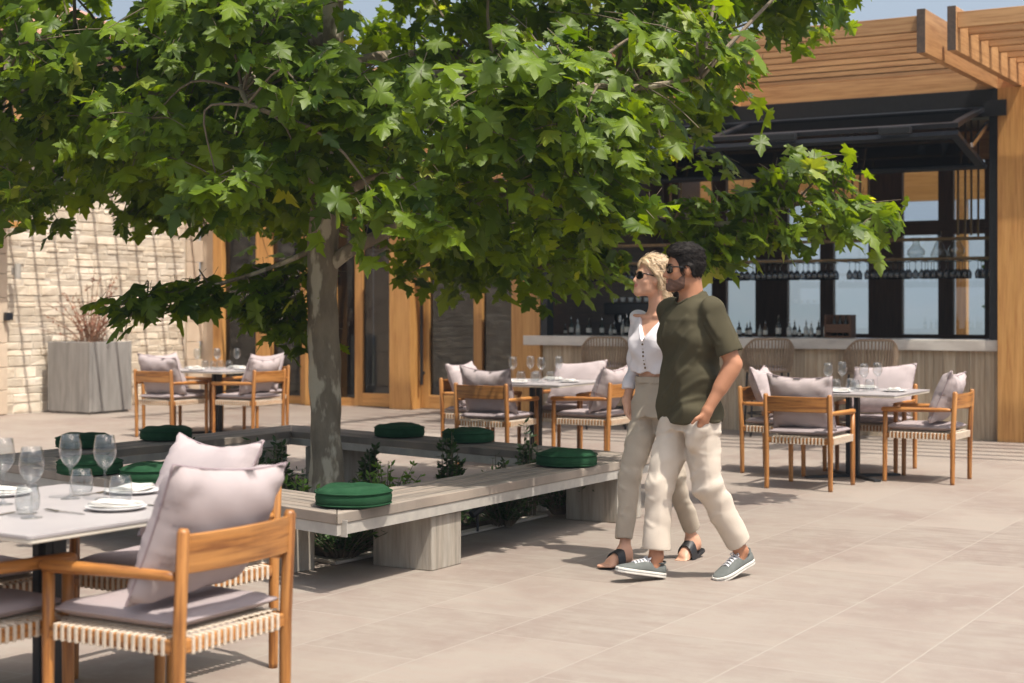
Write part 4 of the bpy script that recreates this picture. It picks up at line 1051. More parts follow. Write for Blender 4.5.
b = MB(); b.span((-.36, -.2+.42, 1.005), (.36, .7, 1.06)); b.span((-.36, .5, 1.062), (.36, .7, 1.42)); b.span((-.38, .24, 1.30), (.38, .498, 1.46)); b.build('machine_body', M['black'], t, bevel=.02)
for x in (-.2, .2):
    b = MB(); b.lathe([(.03, 1.2), (.035, 1.2), (.035, 1.297), (0, 1.297)], 14, (x, .36, 0)); b.bar((x, .33, 1.22), (x, .20, 1.21), .02, .02); b.build('group_head', M['steel'], t, bevel=.003)
b = MB(); 
for k in range(6): b.lathe([(.0, 1.47), (.028, 1.47), (.038, 1.53), (.035, 1.53), (.026, 1.474), (0, 1.474)], 12, (-.3+k*.115, .42, 0))
b.build('cups', M['plate'], t, smooth=True)
t = thing('climbing_plant', F(-1.22, 5.2, 0), -TH, 'green climbing plant behind the last rear window', 'plant')
st = MB(); lf = MB(); P = [(.2-.25*(k/9)+.05*sin(k), .02*cos(k), .2*k+.02) for k in range(12)]; st.tube(curve(P, 3), .008, 5)
for k in range(90):
    q = rr.uniform(.3, 11); j = min(10, int(q)); p0 = np.array(P[j])*(1-q+j)+np.array(P[j+1])*(q-j)+np.array((rr.gauss(0, .07), rr.gauss(0, .05), rr.gauss(0, .05)))
    put_leaf(lf, p0, (rr.gauss(0, 1), rr.gauss(0, 1), rr.gauss(-.2, .5)), (rr.gauss(0, .6), -1, .6), rr.uniform(.07, .13), .06)
st.build('stems', M['twig'], t); lf.build('leaves', M['lime'], t)
# ================================================================ people: implicit surfaces, one mesh per body / garment
class Vol:
    def __init__(s, lo, hi, h):
        s.lo = np.array(lo, float); s.h = h; s.n = np.ceil((np.array(hi)-s.lo)/h).astype(int)+1
        s.F = np.full(s.n, .5, np.float32)
        s.ax = [s.lo[i]+h*np.arange(s.n[i]) for i in range(3)]
    def sub(s, lo, hi):
        sl = []
        for i in range(3):
            a = max(0, int((lo[i]-s.lo[i])/s.h)); b = min(s.n[i], int((hi[i]-s.lo[i])/s.h)+2); sl.append(slice(a, max(b, a+1)))
        X = s.ax[0][sl[0]][:, None, None].astype(np.float32); Y = s.ax[1][sl[1]][None, :, None].astype(np.float32); Z = s.ax[2][sl[2]][None, None, :].astype(np.float32)
        return tuple(sl), X, Y, Z
    def full(s): return s.sub(s.lo-1, s.lo+s.n*s.h+1)
    def union(s, fn, lo, hi, k=.02):
        sl, X, Y, Z = s.sub(lo, hi); d = fn(X, Y, Z); a = s.F[sl]; d = np.broadcast_to(d, a.shape)
        h = np.clip(.5+.5*(a-d)/k, 0, 1); s.F[sl] = a+(d-a)*h-k*h*(1-h)
    def cut(s, fn, lo=None, hi=None, k=.004):
        if lo is None: sl, X, Y, Z = s.full()
        else: sl, X, Y, Z = s.sub(lo, hi)
        d = fn(X, Y, Z); a = s.F[sl]; d = np.broadcast_to(d, a.shape); h = np.clip(.5-.5*(a-d)/k, 0, 1); s.F[sl] = a+(d-a)*h+k*h*(1-h)
    def cone(s, a, b, r0, r1, k=.02, T=None, flat=None, el=1.0):
        a = np.array(a, float); b = np.array(b, float); m = max(r0, r1)*max(el, 1)+.06
        lo = np.minimum(a, b)-m; hi = np.maximum(a, b)+m
        if T: lo, hi = T[1]
        s.union(lambda X, Y, Z: cone_d(X, Y, Z, a, b, r0, r1, T[0] if T else None, flat), lo, hi, k)
    def ell(s, c, r, k=.02, T=None, rz=0):
        c = np.array(c, float); m = max(r)+.05
        lo, hi = (T[1] if T else (c-m, c+m)); s.union(lambda X, Y, Z: ell_d(X, Y, Z, c, r, T[0] if T else None, rz), lo, hi, k)
def cone_d(X, Y, Z, a, b, r0, r1, T=None, flat=None):
    if T: X, Y, Z = T(X, Y, Z)
    d = b-a; L2 = float(d@d); px, py, pz = X-a[0], Y-a[1], Z-a[2]
    tt = (px*d[0]+py*d[1]+pz*d[2])/L2; t = np.clip(tt, 0, 1)
    q = np.sqrt((px-t*d[0])**2+(py-t*d[1])**2+(pz-t*d[2])**2)-(r0+(r1-r0)*t)
    if flat: q = np.maximum(q, (tt-1)*sqrt(L2))
    return q
def ell_d(X, Y, Z, c, r, T=None, rz=0):
    if T: X, Y, Z = T(X, Y, Z)
    x, y, z = X-c[0], Y-c[1], Z-c[2]
    if rz: x, y = x*cos(rz)+y*sin(rz), -x*sin(rz)+y*cos(rz)
    k0 = np.sqrt((x/r[0])**2+(y/r[1])**2+(z/r[2])**2); k1 = np.sqrt((x/r[0]**2)**2+(y/r[1]**2)**2+(z/r[2]**2)**2)
    return k0*(k0-1)/(k1+1e-6)
def loft_d(X, Y, Z, tab, p=2.4):
    zs = [t[0] for t in tab]; z1 = Z[0, 0, :]
    g = lambda i: np.interp(z1, zs, [t[i] for t in tab])[None, None, :].astype(np.float32)
    cx, cy, rx, ry = g(1), g(2), g(3), g(4)
    u = (np.abs((X-cx)/rx)**p+np.abs((Y-cy)/ry)**p)**(1/p)
    d = (u-1)*np.minimum(rx, ry)
    return np.maximum(d, np.maximum(zs[0]-Z, Z-zs[-1]))
def snet(V, name, mats, parent=None, mi_fn=None, smooth_it=2):
    Fd, lo, h = V.F, V.lo, V.h; S = Fd < 0; n = np.array(Fd.shape)
    C = np.zeros(n-1, np.int8)
    offs = [(i, j, k) for i in (0, 1) for j in (0, 1) for k in (0, 1)]
    for o in offs: C += S[o[0]:n[0]-1+o[0], o[1]:n[1]-1+o[1], o[2]:n[2]-1+o[2]]
    mk_ = (C > 0) & (C < 8); I = np.argwhere(mk_); idx = np.full(n-1, -1, np.int64); idx[mk_] = np.arange(len(I))
    acc = np.zeros((len(I), 3)); cnt = np.zeros(len(I))
    for a in offs:
        for ax in range(3):
            if a[ax]: continue
            b = list(a); b[ax] = 1
            fa = Fd[I[:, 0]+a[0], I[:, 1]+a[1], I[:, 2]+a[2]]; fb = Fd[I[:, 0]+b[0], I[:, 1]+b[1], I[:, 2]+b[2]]
            m = (fa < 0) != (fb < 0); t = np.where(m, fa/(fa-fb+1e-12), 0)
            p = np.tile(np.array(a, float), (len(I), 1)); p[:, ax] += t; acc[m] += p[m]; cnt[m] += 1
    P = lo+h*(I+acc/np.maximum(cnt, 1)[:, None])
    quads = []
    for ax in range(3):
        o1, o2 = [(1, 2), (2, 0), (0, 1)][ax]
        A = S[:-1, :, :] if ax == 0 else (S[:, :-1, :] if ax == 1 else S[:, :, :-1]); B = S[1:, :, :] if ax == 0 else (S[:, 1:, :] if ax == 1 else S[:, :, 1:])
        E = np.argwhere(A != B); ok = (E[:, o1] > 0) & (E[:, o2] > 0) & (E[:, o1] < n[o1]-1) & (E[:, o2] < n[o2]-1); E = E[ok]
        def at(d1, d2):
            q = E.copy(); q[:, o1] += d1; q[:, o2] += d2; return idx[q[:, 0], q[:, 1], q[:, 2]]
        Q = np.stack([at(-1, -1), at(0, -1), at(0, 0), at(-1, 0)], 1)
        ins = S[E[:, 0], E[:, 1], E[:, 2]]; Q[~ins] = Q[~ins][:, ::-1]; quads.append(Q)
    Q = np.concatenate(quads)
    # light laplacian smoothing of the net
    e = np.concatenate([Q[:, [0, 1]], Q[:, [1, 2]], Q[:, [2, 3]], Q[:, [3, 0]]])
    for _ in range(smooth_it):
        sm = np.zeros_like(P); ct_ = np.zeros(len(P))
        for c in range(3): sm[:, c] = np.bincount(e[:, 0], P[e[:, 1], c], len(P))+np.bincount(e[:, 1], P[e[:, 0], c], len(P))
        ct_ = np.bincount(e[:, 0], minlength=len(P))+np.bincount(e[:, 1], minlength=len(P)); P = P*.45+.55*sm/np.maximum(ct_, 1)[:, None]
    me = bpy.data.meshes.new(name); me.from_pydata(P.tolist(), [], Q.tolist())
    for m in (mats if isinstance(mats, (list, tuple)) else [mats]): me.materials.append(m)
    me.polygons.foreach_set('use_smooth', [True]*len(me.polygons))
    if mi_fn is not None:
        cen = P[Q].mean(1); me.polygons.foreach_set('material_index', mi_fn(cen).astype(np.int32))
    me.update(); o = bpy.data.objects.new(name, me); COL.objects.link(o)
    if parent: o.parent = parent
    return o
def wob(X, Y, Z, k, seed):
    r = np.random.default_rng(seed); q = 0
    for i in range(5):
        d = r.normal(0, 1, 3); d /= np.linalg.norm(d); f = k*(1+.6*i); q = q+np.sin(f*(d[0]*X+d[1]*Y+d[2]*Z)+r.uniform(0, 6))/(1+.6*i)
    return q/2
def ridge(X, Z, a, b, h, w):
    a, b = np.array(a), np.array(b); d = b-a; L2 = d@d; t = np.clip(((X-a[0])*d[0]+(Z-a[1])*d[1])/L2, 0, 1)
    q = (X-a[0]-t*d[0])**2+(Z-a[1]-t*d[1])**2; return (-h*np.exp(-q/w**2)+.6*h*np.exp(-q/(2.2*w)**2)).astype(np.float32)
def headT(org, yaw, pitch, lo, hi):
    cy_, sy_ = cos(yaw), sin(yaw); cp, sp = cos(pitch), sin(pitch)
    def T(X, Y, Z):
        x, y, z = X-org[0], Y-org[1], Z-org[2]
        x, y = cy_*x+sy_*y, -sy_*x+cy_*y
        # pitch about the ear axis at z = .10
        zz = z-.10; y, zz = cp*y-sp*zz, sp*y+cp*zz
        return x, y, zz+.10
    def inv(p):
        x, y, z = p; zz = z-.10; y, zz = cp*y+sp*zz, -sp*y+cp*zz; z = zz+.10
        return (cy_*x-sy_*y+org[0], sy_*x+cy_*y+org[1], z+org[2])
    return T, inv, (np.array(lo), np.array(hi))
def head_parts(V, TT, fem, s=1.0):
    T = (TT[0], TT[2]); q = s
    V.ell((0, -.012*q, .143*q), (.075*q, .097*q, .092*q), .012, T)
    V.ell((0, .022*q, .085*q), (.060*q, .068*q, .080*q), .03, T)
    w = .050 if fem else .057
    V.cone((-w*.62*q, .018*q, .040*q), (0, .072*q, .017*q), .026*q, .020*q, .025, T); V.cone((w*.62*q, .018*q, .040*q), (0, .072*q, .017*q), .026*q, .020*q, .025, T)
    V.ell((0, .074*q, .017*q), (.020*q, .018*q, .016*q), .018, T)
    V.ell((0, .068*q, .052*q), (.030*q, .027*q, .03*q), .02, T)
    V.ell((.036*q, .055*q, .083*q), (.022*q, .02*q, .02*q), .02, T); V.ell((-.036*q, .055*q, .083*q), (.022*q, .02*q, .02*q), .02, T)
    nz = .104 if fem else .110
    V.cone((0, .083*q, .122*q), (0, nz*q, .082*q), .0075*q, .0105*q, .012, T)
    for x in (-1, 1): V.ell((x*.010*q, (nz-.012)*q, .077*q), (.008*q, .010*q, .007*q), .008, T)
    V.ell((0, .090*q, .0555*q), (.020*q, .010*q, .0055*q), .006, T); V.ell((0, .0885*q, .046*q), (.018*q, .010*q, .006*q), .006, T)
    V.cone((-.03*q, .078*q, .131*q), (.03*q, .078*q, .131*q), .010*q, .010*q, .02, T)
    for x in (-1, 1):
        V.ell((x*.075*q, -.004*q, .100*q), (.010*q, .019*q, .031*q), .008, T); V.ell((x*.082*q, -.012*q, .106*q), (.007*q, .016*q, .024*q), .006, T)
def hand(V, wrist, d, palm_n, L=.185, k=.008, curl=.5):
    """palm along d from the wrist, back of the hand along palm_n"""
    d = np.array(d, float); d /= np.linalg.norm(d); nn = np.array(palm_n, float); nn -= d*(nn@d); nn /= np.linalg.norm(nn); x = np.cross(d, nn); w = np.array(wrist, float)
    V.cone(w, w+d*L*.25+x*.012, .027, .026, .012); V.cone(w, w+d*L*.45-x*.02, .024, .02, .012); V.cone(w+d*L*.1, w+d*L*.46+x*.02, .024, .019, .012)
    for i, (o, ln) in enumerate(((.030, .36), (.010, .42), (-.010, .40), (-.029, .31))):
        p0 = w+d*L*.46+x*o; a1 = d*cos(curl*.6)-nn*sin(curl*.6); p1 = p0+a1*L*ln*.5; a2 = d*cos(curl*1.5)-nn*sin(curl*1.5); p2 = p1+a2*L*ln*.5
        V.cone(p0, p1, .0095, .0085, .005); V.cone(p1, p2, .0085, .007, .004)
    p0 = w+d*L*.14+x*.028; p1 = p0+(d*.6+x*.7-nn*.2)*L*.24; p2 = p1+(d*.9+x*.2-nn*.3)*L*.18
    V.cone(p0, p1, .013, .011, .008); V.cone(p1, p2, .0105, .0085, .004)
def foot(V, ank, ang, pitch=0, L=.25, fem=False):
    """bare foot: ankle joint position, heading angle (0 = +Y), toe-down pitch"""
    ca, sa = cos(ang), sin(ang); cp, sp = cos(pitch), sin(pitch)
    def P(x, y, z):
        z -= .0; y2, z2 = y*cp+z*sp, -y*sp+z*cp
        return (ank[0]+ca*x-sa*y2, ank[1]+sa*x+ca*y2, ank[2]+z2)
    V.cone(P(0, 0, 0), P(0, -.028, -.055), .036, .030, .02); V.cone(P(0, 0, -.01), P(.01, .11, -.055), .036, .026, .03); V.cone(P(-.012, 0, -.03), P(-.018, .12, -.066), .03, .020, .03)
    for i, (x, e) in enumerate(((.026, .182), (.008, .186), (-.008, .178), (-.022, .166), (-.035, .152))):
        if fem or True: V.cone(P(x*.8, .10, -.066), P(x, e, -.072), .014 if i == 0 else .011, .0115 if i == 0 else .0085, .008)
    return P
def shoe(parent, ank, ang, pitch):
    """canvas sneaker; ank: ankle joint, 85 mm above the sole when flat"""
    st = [(-.078, .014, .052), (-.072, .026, .070), (-.05, .0355, .076), (-.02, .037, .070), (.01, .037, .070), (.04, .040, .083), (.07, .0435, .078), (.105, .048, .066), (.14, .050, .054), (.17, .048, .045), (.195, .040, .039), (.212, .026, .034), (.219, .010, .028)]
    def off(y): return .010*math.sin(max(0, (y)/.22)*pi*.9)*(1 if ang is not None else 1)
    b = MB(); vs = []; n = 14
    for (y, w, hh) in st:
        for k in range(n+1):
            a = pi*k/n; cx_ = cos(a); sx_ = sin(a)
            vs.append((w*np.sign(cx_)*abs(cx_)**.75, y, .022+(hh-.022)*abs(sx_)**.8))
    fs = [(i*(n+1)+k, i*(n+1)+k+1, (i+1)*(n+1)+k+1, (i+1)*(n+1)+k) for i in range(len(st)-1) for k in range(n)]
    fs += [tuple(range(n, -1, -1)), tuple((len(st)-1)*(n+1)+k for k in range(n+1))]
    fs += [(k*(n+1), (k+1)*(n+1), (k+1)*(n+1)+n, k*(n+1)+n) for k in range(len(st)-1)]
    b.add(vs, fs); b.v = [(x, y, z-.085) for x, y, z in b.v]
    o = b.build('shoe', M['sneaker'], parent, smooth=True); o.location = ank; o.rotation_euler = (-pitch, 0, ang)
    s = MB(); oute = [(w+.004, y) for y, w, _ in st]; poly = [(w, y+(0.006 if i == len(oute)-1 else (-.004 if i == 0 else 0))) for i, (w, y) in enumerate(oute)]+[(-w, y+(0.006 if i == len(oute)-1 else (-.004 if i == 0 else 0))) for i, (w, y) in reversed(list(enumerate(oute)))]
    s.prism(poly, -.085, -.058); s.build('sole', M['rubber'], o, bevel=.004)
    s = MB()
    poly2 = [(x*1.012, y*1.008) for x, y in poly]; s.prism(poly2, -.0715, -.0695); s.build('sole_stripe', M['sandal'], o)
    l = MB()
    for i in range(5):
        y = .045+.019*i; w = .026; zt = np.interp(y, [q[0] for q in st], [q[2] for q in st])-.085
        P = [(-w, y+.006, zt-.013), (-w*.6, y+.003, zt-.001), (0, y, zt+.004), (w*.6, y-.003, zt-.001), (w, y-.006, zt-.013)]; l.tube(P, .0032, 6); P = [(-p[0], p[1], p[2]+.002) for p in P]; l.tube(P, .0032, 6)
    for sx in (-1, 1): l.tube([(0, .042, -.0), (sx*.02, .035, .012), (sx*.033, .045, .004), (sx*.015, .05, .003)], .003, 6)
    l.build('laces', M['laces'], o, smooth=True)
    c = MB(); P = [(.034*cos(a), -.02+.05*sin(a), -.011+.012*abs(sin(a))**2) for a in [2*pi*k/24 for k in range(25)]]; c.tube(P, .005, 6, cap=False); c.build('collar', M['sneaker'], o, smooth=True)
def sunglasses(parent, TT, s=1.0, w=.064, mm='shades'):
    inv = TT[1]; b = MB(); fr = MB()
    def Q(x, y, z): return inv((x*s, y*s, z*s))
    zc, yf = .113, .094
    def cur(x): return yf-.020*(abs(x)/.07)**2
    def plate(x0, x1, z0, z1, th, mb):
        N = 6; vs = []
        for i in range(N+1):
            x = x0+(x1-x0)*i/N
            tp = 1-.35*abs((i/N-.5)*2)**3
            zm = (z0+z1)/2; hh = (z1-z0)/2*tp
            for yy, z in ((0, zm-hh), (0, zm+hh), (-th, zm+hh), (-th, zm-hh)): vs.append(Q(x, cur(x)+yy, z))
        fs = [(i*4+q, i*4+(q+1) % 4, (i+1)*4+(q+1) % 4, (i+1)*4+q) for i in range(N) for q in range(4)]+[(0, 1, 2, 3), tuple(N*4+q for q in (3, 2, 1, 0))]
        mb.add(vs, fs)
    for sx in (-1, 1):
        fr.tube([Q(sx*(.036+.029*cos(a)), cur(.036+.029*cos(a))+.001, zc+.0215*sin(a)*(1.0 if sin(a) > 0 else .95)) for a in [2*pi*k/20 for k in range(21)]], .0032*s, 6, cap=False)
        fr.tube([Q(sx*.064, cur(.064), zc+.012), Q(sx*.071, .055, zc+.012), Q(sx*.077, .02, zc+.008), Q(sx*.079, -.012, zc-.002)], .0036*s, 6)
    fr.tube([Q(-.009, cur(.01)+.001, zc+.006), Q(0, yf+.003, zc+.009), Q(.009, cur(.01)+.001, zc+.006)], .003*s, 6)
    f_ = fr.build('sunglasses', M[mm], parent, smooth=True)
    for sx in (-1, 1):
        l = MB(); plate(sx*.036-.028, sx*.036+.028, zc-.020, zc+.0205, .002, l); l.build('lens', M['shades'], f_)

def strands(hair, mat_, n, flow, TT, L, r, seed):
    me = hair.data; k = len(me.vertices); co = np.empty(k*3); no = np.empty(k*3); me.vertices.foreach_get('co', co); me.vertices.foreach_get('normal', no)
    co = co.reshape(-1, 3); no = no.reshape(-1, 3); q = np.random.default_rng(seed); b = MB()
    org = np.array(TT[1]((0, 0, 0)))
    for i in q.choice(k, min(n, k), False):
        p, nn = co[i], no[i]; h = TT[0](*p)
        d = np.array(TT[1](flow(*h)))-org; d = d+q.normal(0, .12, 3); d -= nn*(d@nn); dl = np.linalg.norm(d)
        if dl < .05: continue
        d /= dl; l = L*q.uniform(.5, 1.1)
        b.tube([p-nn*.003, p+d*l*.35+nn*.0025, p+d*l*.7+nn*.002-np.array((0, 0, .001)), p+d*l-nn*.001-np.array((0, 0, .003))], [r, r, r*.8, r*.3], 3, cap=False)
    o = b.build('strands', mat_, hair); return o
def eyebrows(parent, TT, s, mat_):
    b = MB()
    for sx in (-1, 1): b.tube([TT[1]((sx*x*s, y*s, z*s)) for x, y, z in ((.012, .0905, .137), (.028, .0885, .141), (.044, .081, .140), (.056, .071, .134))], [.0028, .0036, .003, .0012], 6)
    b.build('eyebrows', mat_, parent, smooth=True)
# ---------------------------------------------------------------- the man
A = radians(32)
HM = .006
lo, hi = (-.50, -.48, 0), (.62, .48, 1.86)
RIGHT_ANK = (.085, .165, .118); LEFT_ANK = (-.085, -.280, .135)
hT = headT((.0, .040, 1.545), radians(-27), radians(2), (-.2, -.2, 1.42), (.25, .25, 1.86))
def man_torso(ex):
    return [(.80, 0, 0, .14+ex, .09+ex), (.94, 0, 0, .142+ex, .092+ex), (1.05, 0, 0, .158+ex, .108+ex), (1.18, 0, 0, .163+ex, .110+ex), (1.30, 0, .004, .180+ex, .118+ex), (1.39, 0, 0, .185+ex, .112+ex), (1.45, 0, -.006, .150+ex, .088+ex), (1.49, 0, -.008, .09+ex, .068+ex), (1.52, 0, -.005, .05+ex, .05+ex)]
V = Vol(lo, hi, HM)
V.union(lambda X, Y, Z: loft_d(X, Y, Z, man_torso(-.014)), (-.35, -.3, .78), (.35, .3, 1.56), .02)
V.cone((0, -.012, 1.44), (.0, .012, 1.60), .064, .056, .03); V.cone((0, -.03, 1.46), (0, -.005, 1.62), .05, .05, .03)
SL, EL, WL = (-.185, -.005, 1.425), (-.268, -.075, 1.155), (-.212, .055, .915)
V.cone(SL, EL, .056, .043, .03); V.cone(EL, WL, .044, .028, .015); V.cone(np.array(EL)*.85+np.array(WL)*.15, np.array(EL)*.5+np.array(WL)*.5, .045, .038, .02)
V.cone(np.array(SL)*.55+np.array(EL)*.45+np.array((0, .012, 0)), np.array(SL)*.3+np.array(EL)*.7+np.array((0, .012, 0)), .046, .042, .02)
hand(V, WL, (.36, .12, -.92), (-.9, -.2, -.3), curl=.2)
SR, ER, WR = (.185, -.005, 1.425), (.30, -.20, 1.21), (.50, -.30, 1.17)
V.cone(SR, ER, .056, .043, .03); V.cone(ER, WR, .044, .029, .015); hand(V, WR, (.9, -.1, .05), (-.1, -1, .1), curl=.3)
for (hp, kn, an) in (((.088, .0, .86), (.09, .13, .50), RIGHT_ANK), ((-.088, .0, .86), (-.088, -.04, .50), LEFT_ANK)):
    V.cone(hp, kn, .078, .055, .03); V.cone(kn, an, .054, .037, .02)
    P_ = (an[0], an[1]+.02, an[2]-.045); V.cone(an, P_, .037, .034, .02)
    for sx in (-1, 1): V.ell((an[0]+sx*.03, an[1]-.005, an[2]+.01), (.014, .016, .018), .015)
head_parts(V, hT, False)
headF = Vol((-.2, -.2, 1.42), (.25, .25, 1.86), .004); head_parts(headF, hT, False)
def man_mi(c):
    x, y, z = hT[0](c[:, 0], c[:, 1], c[:, 2]); return np.where((np.abs(z-.051) < .009) & (y > .088) & (np.abs(x) < .021), 1, 0)
man = snet(V, 'person', [M['skin'], M['lips']], None, man_mi, 2)
man.location = (.955, 8.38, 0); man.rotation_euler = (0, 0, pi/2+A)
tag(man, 'man in olive T-shirt, ecru trousers and dark sunglasses striding left with hand in pocket', 'person')
# hair and beard: shells over the head field
hv = Vol((-.2, -.2, 1.42), (.25, .25, 1.86), .004); sl, X, Y, Z = hv.full(); x, y, z = hT[0](X, Y, Z)
zl = np.interp(y.ravel(), [-.14, -.08, -.045, -.025, -.006, .012, .024, .034, .046, .06, .08, .1], [.045, .045, .06, .085, .128, .130, .098, .096, .150, .172, .186, .198]).reshape(y.shape).astype(np.float32)
th = .006+.015*np.clip((z-.165)/.05, 0, 1)+.010*np.clip((y-.01)/.06, 0, 1)*np.clip((z-.185)/.02, 0, 1)+.0035*wob(X, Y, Z, 90, 3)+.003*np.sin(160*x+20*y)*np.clip((z-.15)/.05, 0, 1)
hv.F = np.maximum(headF.F-th, (zl-z)*.8).astype(np.float32); hv.cut(lambda X, Y, Z: -(headF.F+.006))
hm = snet(hv, 'hair', M['hairdark'], man, None, 1); strands(hm, M['hairdark'], 1500, lambda x, y, z: (0, -1.0 if z > .17 else -.5, .25 if (z > .17 and y > .02) else -.7), hT, .030, .0013, 5)
eyebrows(man, hT, 1.0, M['hairdark'])
bv = Vol((-.2, -.2, 1.42), (.25, .25, 1.86), .004); zt = np.interp(y.ravel(), [-.02, .0, .02, .05, .07, .085, .12], [.10, .10, .085, .058, .055, .066, .066]).reshape(y.shape).astype(np.float32)
reg = np.maximum(np.maximum(z-zt, -.004-z), .012-y)
lipm = np.maximum(np.maximum(np.abs(z-.051)-.009, np.abs(x)-.020), .08-y)
bv.F = np.maximum(np.maximum(headF.F-.0035-.0015*wob(X, Y, Z, 300, 4), reg), -lipm).astype(np.float32)
bv.cut(lambda X, Y, Z: -(headF.F+.008)); snet(bv, 'beard', M['stubble'], man, None, 1)
sunglasses(man, hT, 1.0)
# T-shirt
SV = Vol((-.42, -.30, .80), (.42, .30, 1.58), .006)
tt = [(.845, 0, .0, .200, .144), (.95, 0, 0, .196, .138), (1.05, 0, .0, .186, .132), (1.18, 0, .004, .184, .132), (1.30, 0, .006, .197, .136), (1.39, 0, 0, .200, .128), (1.45, 0, -.006, .165, .102), (1.50, 0, -.012, .095, .082), (1.535, 0, -.012, .066, .070)]
SV.union(lambda X, Y, Z: loft_d(X, Y, Z, tt), (-.4, -.3, .8), (.4, .3, 1.58), .02)
for S_, E_ in ((SL, EL), (SR, ER)):
    S_, E_ = np.array(S_), np.array(E_); d = E_-S_; SV.cone(S_+(0, 0, .012), S_+d*.80, .072, .074, .035, None, True)
sl, X, Y, Z = SV.full()
fold = .009*np.sin(42*(Z*.75+X*.5-Y*.6)+2.2*wob(X, Y, Z, 6, 9))*np.clip((1.25-Z)/.3, .12, 1)+.007*np.sin(55*(Z*.4+np.abs(X)*.9)+3*wob(X, Y, Z, 7, 12))*np.clip((Z-1.15)/.2, 0, 1)*np.clip((np.abs(X)-.08)/.1, 0, 1)+.005*wob(X, Y, Z, 17, 5)+.030*(np.abs(wob(X*.8+.5*Z, Y, Z*.7-.3*X, 12, 61))-.3)*np.clip((1.5-Z)/.25, .3, 1)*np.clip((.235-np.abs(X))/.04, .15, 1)
SV.F += fold.astype(np.float32)
for L_ in (((-.14, 1.34), (.03, 1.12)), ((-.17, 1.22), (-.02, 1.0)), ((-.18, 1.08), (.02, .93)), ((-.15, .98), (.08, .88)), ((.06, 1.36), (.12, 1.1)), ((-.12, 1.13), (.08, .98)), ((-.10, 1.40), (.0, 1.28)), ((.0, .96), (.14, .87)), ((-.19, 1.36), (-.25, 1.26)), ((-.22, 1.40), (-.26, 1.30))): SV.F += ridge(X, Z, *L_, .009, .014)
for S_, E_ in ((SL, EL), (SR, ER)):
    S_, E_ = np.array(S_), np.array(E_); d = (E_-S_); SV.cut(lambda X, Y, Z: -cone_d(X, Y, Z, S_+d*.60, S_+d*1.0, .060, .064))
SV.cut(lambda X, Y, Z: -cone_d(X, Y, Z, np.array((0, .004, 1.475)), np.array((0, .05, 1.70)), .068, .085))
SV.cut(lambda X, Y, Z: -ell_d(X, Y, Z, np.array((0, 0, .83)), (.180, .126, .06)))
snet(SV, 't_shirt', M['tshirt'], man, None, 1)
nb = MB(); P = []
for k in range(41):
    a = 2*pi*k/40; x_, y_ = .0725*cos(a), .010+.0715*sin(a)
    ix = int(round((x_-SV.lo[0])/SV.h)); iy = int(round((y_-SV.lo[1])/SV.h)); c_ = np.where(SV.F[ix, iy, :] < 0)[0]
    P.append((x_, y_, SV.ax[2][c_[-1]] if len(c_) else 1.49))
Pz = np.array([p[2] for p in P[:-1]]); Pz = (np.roll(Pz, 1)+np.roll(Pz, -1)+Pz+np.roll(Pz, 2)+np.roll(Pz, -2))/5
P = [(P[k % 40][0], P[k % 40][1], Pz[k % 40]) for k in range(41)]
nb.tube(P, .0075, 8, cap=False); nb.build('neck_band', M['tshirt'], bpy.data.objects['t_shirt'], smooth=True); P = []
for k in range(33):
    a = 2*pi*k/32; P.append((.071*cos(a), .010+.066*sin(a), 1.500-.012*sin(a)+.008*abs(cos(a))))
